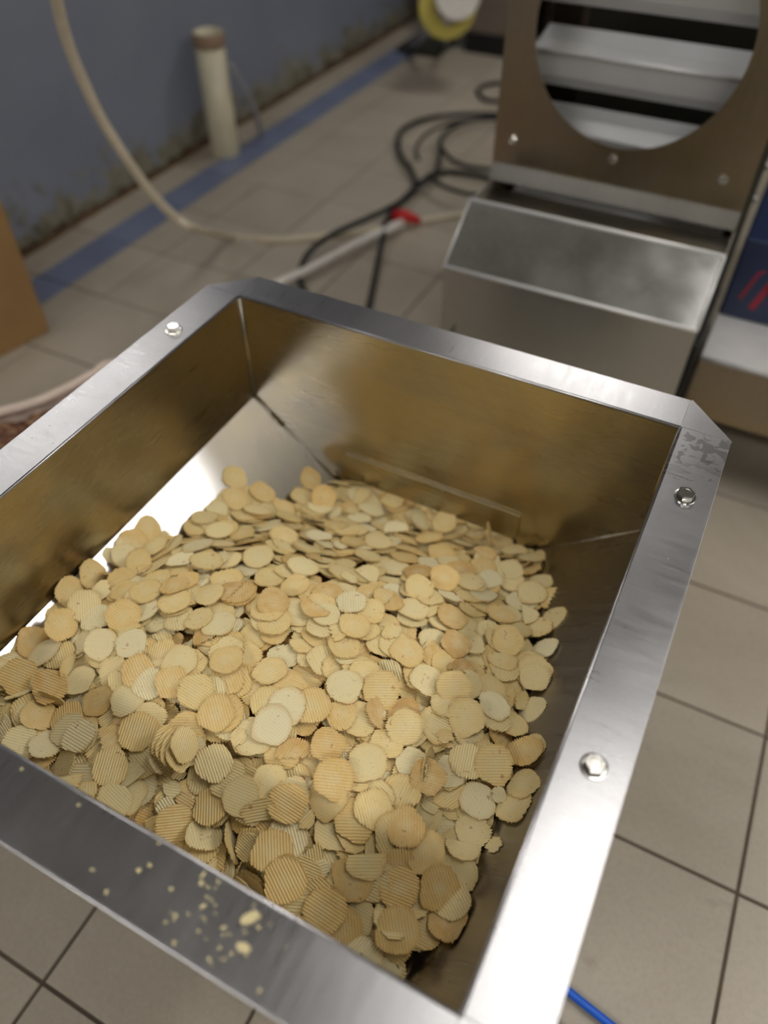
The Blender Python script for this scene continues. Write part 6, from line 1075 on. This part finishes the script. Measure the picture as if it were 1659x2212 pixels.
(1,4560,-105,-3219,10,-15,26,197,67), (0,436,-6622,-2097,30,-186,-67,-6,0), (2,711,-6608,-1918,70,124,140,11,33), (13,1853,-6786,-2260,43,43,-135,135,3), (4,2139,-6675,-1929,144,-74,-68,-95,40),
(10,2407,-6651,-2002,73,-61,95,148,1), (0,2638,-6693,-1949,141,-92,56,93,7), (4,3073,-6614,-2138,101,-72,157,-1,21), (3,3466,-6605,-2189,85,180,-13,-9,33), (8,3856,-6669,-2322,76,161,54,-74,55),
(2,4101,-6695,-2407,139,-132,22,-52,58), (4,4378,-6583,-2336,157,-31,-104,-59,39), (6,4761,-6747,-2272,132,-101,77,80,2), (16,5226,-6587,-2363,163,-10,12,116,55), (12,5537,-6637,-2490,24,-70,177,55,0),
(5,185,-6263,-2043,69,29,-185,-11,16), (11,2551,-6587,-2062,112,160,40,-15,5), (1,3302,-6611,-1983,67,183,-28,-36,51), (15,3364,-6410,-2322,23,117,-150,-56,31), (13,4408,-6369,-2388,44,-64,149,-109,54),
(0,4716,-6530,-2340,29,-194,-40,5,97), (13,5218,-6417,-2364,11,108,-167,10,5), (7,5439,-6459,-2313,16,-199,17,8,29), (3,5871,-6612,-2315,72,66,18,-174,35), (15,5009,-6359,-2306,60,5,68,-178,6),
(0,5116,-6616,-2227,57,191,-13,-11,65), (10,5854,-6717,-2418,69,-151,110,-17,66), (13,840,-5519,-1884,175,-29,-20,-90,7), (0,4288,-6604,-2199,161,-78,-88,-18,51), (15,1932,-5409,-1714,25,-197,-14,-20,71),
(13,5111,-5194,-1898,5,113,-165,6,3), (17,341,-4978,-1905,70,71,62,-162,9), (3,389,-4860,-1929,51,-35,188,30,1), (2,423,-4681,-1946,29,-186,45,-50,50), (15,425,-3458,-2197,71,77,53,162,16),
(13,1683,-515,-3056,20,19,18,197,48), (4,2385,-102,-3175,0,91,176,-26,58), (8,2663,-52,-3176,7,66,187,-25,69), (1,4576,-573,-2970,77,-9,-85,-164,49), (13,2496,159,-3296,194,-26,39,-8,41),
(6,3469,-12,-3252,3,-14,-197,28,46), (15,3793,4,-3240,14,191,-42,38,25), (0,3229,461,-3374,18,2,36,196,78), (13,3011,679,-3513,159,-34,17,115,58),
]
NIND = 300
def place(rec):
    k, x, y, z, a, b, c, d, tone = rec
    q = Quaternion((a, b, c, d)).normalized()
    return Matrix.Translation((x/10000, y/10000, z/10000)) @ q.to_matrix().to_4x4(), k, tone/100
SPECIAL = {0: 'ridged chip above the last chips near the front corner', 1: 'tan ridged chip touching the near rim edge', 2: 'ridged chip lowest of the pair overlapping above the near rim', 3: 'tilted toasted ridged chip at the lower right border', 4: 'large tan ridged chip below and right of the pale cream chip', 5: 'large pale cream round chip, lightest one in the middle of the heap', 6: 'toasted ridged chip with upright ridges in the lower right part', 7: 'large evenly ridged chip on the right flank', 8: 'orange tan chip right of the broad pale yellow chip', 9: 'toasted ridged chip up from the front corner', 10: 'olive tinted ridged chip in the front, above the near rim', 11: 'wide pale tan smooth chip on the right flank', 12: 'tilted tan chip with reddish spots left above the pale cream chip', 13: 'broad pale yellow chip above the hollow', 14: 'big chip overlapping a toasted one in the lower right part', 15: 'ridged chip in the middle of the right half', 16: 'broad ridged chip in the centre right of the heap', 17: 'tan ridged chip at the left edge of the picture', 18: 'yellow ridged chip upper left of the pale cream chip', 19: 'narrow looking toasted ridged chip just right of the pale cream chip', 20: 'dark tan ridged round chip on the lower right part of the heap', 21: 'toothed oval chip by the dark gap in the front part', 22: 'toasted ridged chip with brown spots on the far left group', 23: 'round tan ridged chip on the upper left flank', 24: 'ridged chip right of the crown, upper neighbour of a wide smooth chip', 25: 'pale chip lying flat low on the left flank', 26: 'hindmost chip of the upright stack seen on edge, left of centre', 27: 'rounded speckled chip at the right flank of the crown', 28: 'smooth tan oval chip between two tilted chips in the left part', 29: 'whitish leaf shaped chip on the left flank', 30: 'dark toasted ridged chip near the top of the crown', 31: 'brownish ridged chip tilted over a pale one in the left part', 32: 'yellow chip standing at the upper left border of the heap', 33: 'dark grey brown chip leaning at the right of the crown', 34: 'golden orange smooth chip at the upper right of the crown', 35: 'pale ridged chip half tucked under the brownish tilted chip', 36: 'pale gold oval chip just left of the golden orange one', 37: 'pale narrow chip leaning beside the upper left border chip', 38: 'round chip with level ridges and reddish specks, left of the pale cream chip', 39: 'golden chip standing upright at the far end beside the gate plate', 40: 'lone golden chip resting on the bare left slope above the heap', 41: 'fifth chip of the upright stack seen on edge, left of centre', 42: 'front pale chip of the upright stack seen on edge, left of centre', 43: 'second chip of the upright stack seen on edge, left of centre', 44: 'small broken piece alone on the right slope', 45: 'fourth chip of the upright stack seen on edge, left of centre', 46: 'third chip of the upright stack seen on edge, left of centre', 47: 'small white chip fragment at the right border of the heap', 48: 'pale yellow ridged chip high on the left crown of the heap', 49: 'chip propped against the right slope at the far end'}
LOOKS = {}
def chip_label(k, mat, tone, c):
    """Look first (colour, which face is up, whole or broken), then where it lies between the rims."""
    up = (mat.to_3x3() @ Vector((0, 0, 1))).z > 0
    n = mat.to_3x3() @ Vector((0, 0, 1 if up else -1))
    col = 'pale cream' if tone < .14 else 'light yellow' if tone < .36 else 'golden' if tone < .56 else 'tan' if tone < .72 else 'toasted'
    kind = 'broken chip' if 9 <= k <= 15 else ('ridged chip' if up or k % 3 == 0 else 'smooth chip')
    tilt = 'tilted ' if n.z < .74 else '' if n.z < .93 else 'flat '
    size = 'large ' if k in (5, 16, 1) else 'small ' if k in (2, 7, 13, 15) else ''
    row = ['against the front rim', 'a hand behind the front rim', 'just in front of the crown', 'on the crown', 'just behind the crown', 'near the outlet', 'right below the gate plate'][max(0, min(6, int((c.y+.69)/.1)))]
    col_ = ['by the left slope', 'left of the middle', 'in the middle', 'right of the middle', 'by the right slope'][max(0, min(4, int(c.x/.131)))]
    lab = size+tilt+col+' '+kind+' '+row+', '+col_
    return lab, 'chips in the heap '+row+', '+col_
for i in range(NIND):
    mat, k, tone = place(recs[i])
    o = bpy.data.objects.new('ridged_chip', VARS[k]); COL.objects.link(o)
    o.matrix_world = mat; o['tone_obj'] = tone
    if i in SPECIAL: tag(o, SPECIAL[i], 'chip', 'chips in the hopper')
    else:
        lab, grp = chip_label(k, mat, tone, mat.translation); tag(o, lab, 'chip', grp)
# the remaining chips of the heap, joined
import numpy as np
VC = []; FC = []; UV = []; TN = []; base = 0; LT = []
cache = {}
for k in range(N_VAR):
    me = VARS[k]; n = len(me.vertices)
    co = np.empty(n*3, np.float32); me.vertices.foreach_get('co', co)
    li = np.empty(len(me.loops), np.int32); me.loops.foreach_get('vertex_index', li)
    uvb = np.empty(len(me.loops)*2, np.float32); me.uv_layers['disc'].data.foreach_get('uv', uvb)
    cache[k] = (co.reshape(-1, 3), li, uvb, len(me.polygons))
for rec in recs[NIND:]:
    mat, k, tone = place(rec); co, li, uvb, npoly = cache[k]
    m = np.array(mat)[:3]; VC.append(co @ m[:, :3].T + m[:, 3]); FC.append(li+base); UV.append(uvb); TN.append(np.full(len(co), tone, np.float32)); base += len(co); LT.append(npoly)
me = bpy.data.meshes.new('chip_heap'); VV = np.concatenate(VC).astype(np.float32); LI = np.concatenate(FC).astype(np.int32)
me.vertices.add(len(VV)); me.vertices.foreach_set('co', VV.ravel())
me.loops.add(len(LI)); me.loops.foreach_set('vertex_index', LI)
npz = sum(LT); me.polygons.add(npz); me.polygons.foreach_set('loop_start', np.arange(0, npz*4, 4, dtype=np.int32))
me.update(calc_edges=True); me.validate()
uv = me.uv_layers.new(name='disc'); uv.data.foreach_set('uv', np.concatenate(UV))
at = me.attributes.new('tone', 'FLOAT', 'POINT'); at.data.foreach_set('value', np.concatenate(TN))
me.polygons.foreach_set('use_smooth', np.ones(npz, dtype=bool)); me.materials.append(M_CHIP)
o = bpy.data.objects.new('chip_heap', me); COL.objects.link(o)
tag(o, 'the rest of the ridged chips packed in the hopper heap', 'chips', None, 'stuff')
# bed under the top layers: crumbs and chips pressed together
def lerp(xs,ys,x):
    if x<=xs[0]:return ys[0]
    for i in range(len(xs)-1):
        if x<=xs[i+1]:
            t=(x-xs[i])/(xs[i+1]-xs[i]);return ys[i]+t*(ys[i+1]-ys[i])
    return ys[-1]
YS=[-.70,-.66,-.60,-.52,-.45,-.36,-.28,-.20,-.12,-.06,0,.2]
XL=[.03,.03,.040,.032,.026,.032,.050,.080,.120,.155,.172,.172]
XR=[.580,.583,.590,.598,.600,.594,.588,.582,.555,.535,.515,.478]
ZC=[-.235,-.218,-.192,-.168,-.157,-.165,-.188,-.232,-.284,-.328,-.352,-.355]
def slope_z(x):
    if x<.172: return -.19-(x)*.14/.161
    if x>.478: return -.19-(.65-x)*.14/.161
    return -.34
def target(x,y):
    xl,xr,zc=lerp(YS,XL,y),lerp(YS,XR,y),lerp(YS,ZC,y)
    zl,zr=slope_z(xl),slope_z(xr)
    s=(x-xl)/(xr-xl); s=max(-.2,min(1.2,s))
    edge=zl+(zr-zl)*s
    sc=max(0,min(1,s))
    prof=(4*sc*(1-sc))**.8
    z=edge+(zc-.5*(zl+zr))*prof
    if s<0: z=zl+s*(xr-xl)*2.0
    if s>1: z=zr-(s-1)*(xr-xl)*2.0
    # hollow seen at the near side of the heap
    z-=.050*math.exp(-(((x-.335)/.035)**2+((y+.60)/.045)**2))
    z-=.035*math.exp(-(((x-.45)/.10)**2+((y+.655)/.05)**2))
    return z

bm = bmesh.new(); nx, ny = 90, 110; G = []
rb = random.Random(9)
for j in range(ny+1):
    size = 'large ' if k in (5, 16, 1) else 'small ' if k in (2, 7, 13, 15) else ''
    row = []
    for i in range(nx+1):
        x = .003+.644*i/nx; y = -.676+.80*j/ny
        zt_ = target(x, y)-.022+rb.uniform(-.003, .003)
        lo = slope_z(min(max(x, 0), .65))+.0006
        row.append((x, y, zt_, lo))
    G.append(row)
def okp(p): return p[2] > p[3]-.004 and (p[1] < -.004 or (XB+.004 < p[0] < W-XB-.004))
vid = {}
def vv(i, j):
    if (i, j) not in vid:
        x, y, z, lo = G[j][i]; vid[(i, j)] = bm.verts.new((x, y, max(z, lo) if y < 0 else -.365))
    return vid[(i, j)]
for j in range(ny):
    for i in range(nx):
        q = [(i, j), (i+1, j), (i+1, j+1), (i, j+1)]
        if all(okp(G[b][a]) for a, b in q): bm.faces.new([vv(a, b) for a, b in q])
M_BED = plain('crumb_bed', srgb(196, 158, 98), .9, 0, .25, 60)
o = put('crumb_bed', bm, M_BED); tag(o, 'crumbs and chips pressed together under the heap', 'crumbs', None, 'stuff')

# ---------------------------------------------------------------- crumbs on the rim
M_CRUMB = plain('pale_crumb', srgb(226, 212, 164), .8)
rc = random.Random(21)
def crumb(bm, c, s):
    r = bmesh.ops.create_icosphere(bm, subdivisions=1, radius=1)
    ax = (rc.uniform(.6, 1.3)*s, rc.uniform(.6, 1.3)*s, rc.uniform(.3, .6)*s); a = rc.uniform(0, 3)
    for v in r['verts']:
        x, y, z = v.co.x*ax[0]*rc.uniform(.8, 1.2), v.co.y*ax[1]*rc.uniform(.8, 1.2), v.co.z*ax[2]
        v.co = Vector((c[0]+x*math.cos(a)-y*math.sin(a), c[1]+x*math.sin(a)+y*math.cos(a), c[2]+ax[2]*.8+z))
bm = bmesh.new()
for _ in range(46):
    p = pix(rc.gauss(470, 80), rc.gauss(1985, 60), z=0)
    if -D-RW+.004 < p.y < -D-.006: crumb(bm, p, rc.uniform(.0006, .0016))
for (px, py) in ((230, 1928), (343, 1822), (324, 1869), (441, 1887), (472, 1905), (447, 1938), (379, 1978), (200, 1879), (561, 2140), (435, 1908), (300, 1880), (47, 1662), (170, 1740)):
    p = pix(px, py, z=0); crumb(bm, p, .0018)
o = put('rim_crumbs', bm, M_CRUMB); tag(o, 'scattered pale crumbs on the near rim of the hopper', 'crumbs', None, 'stuff')
for (px, py, l, w2, a, lab) in ((541, 1984, .0075, .004, .9, 'larger slanted chip flake on the near rim'), (526, 2049, .006, .0035, .1, 'small rounded chip flake on the near rim, closest to its outer edge')):
    bm = bmesh.new(); p = pix(px, py, z=0); n = 9
    top = [bm.verts.new((p.x+l*math.cos(a)*math.cos(t)*rc.uniform(.8, 1.1)-w2*math.sin(a)*math.sin(t), p.y+l*math.sin(a)*math.cos(t)+w2*math.cos(a)*math.sin(t)*rc.uniform(.8, 1.1), .0022)) for t in [6.28*k/n for k in range(n)]]
    bot = [bm.verts.new((v.co.x, v.co.y, .0002)) for v in top]
    bm.faces.new(top); bm.faces.new(bot[::-1])
    for k in range(n): bm.faces.new((top[k], bot[k], bot[(k+1) % n], top[(k+1) % n]))
    tag(put('chip_flake', bm, M_CRUMB), lab, 'chip flake')
bm = bmesh.new()
for _ in range(60):
    t = rc.random()
    if t < .4: c = (rc.uniform(.02, .55), rc.uniform(.008, .05), 0)
    elif t < .75: c = (rc.uniform(-.05, -.006), rc.uniform(-.40, -.02), 0)
    else: c = (W+rc.uniform(.01, .05), rc.uniform(-.5, -.05), 0)
    crumb(bm, c, rc.uniform(.0004, .0008))
o = put('rim_dust', bm, M_CRUMB); tag(o, 'fine pale specks of dust on the far and side rims', 'crumbs', None, 'stuff')
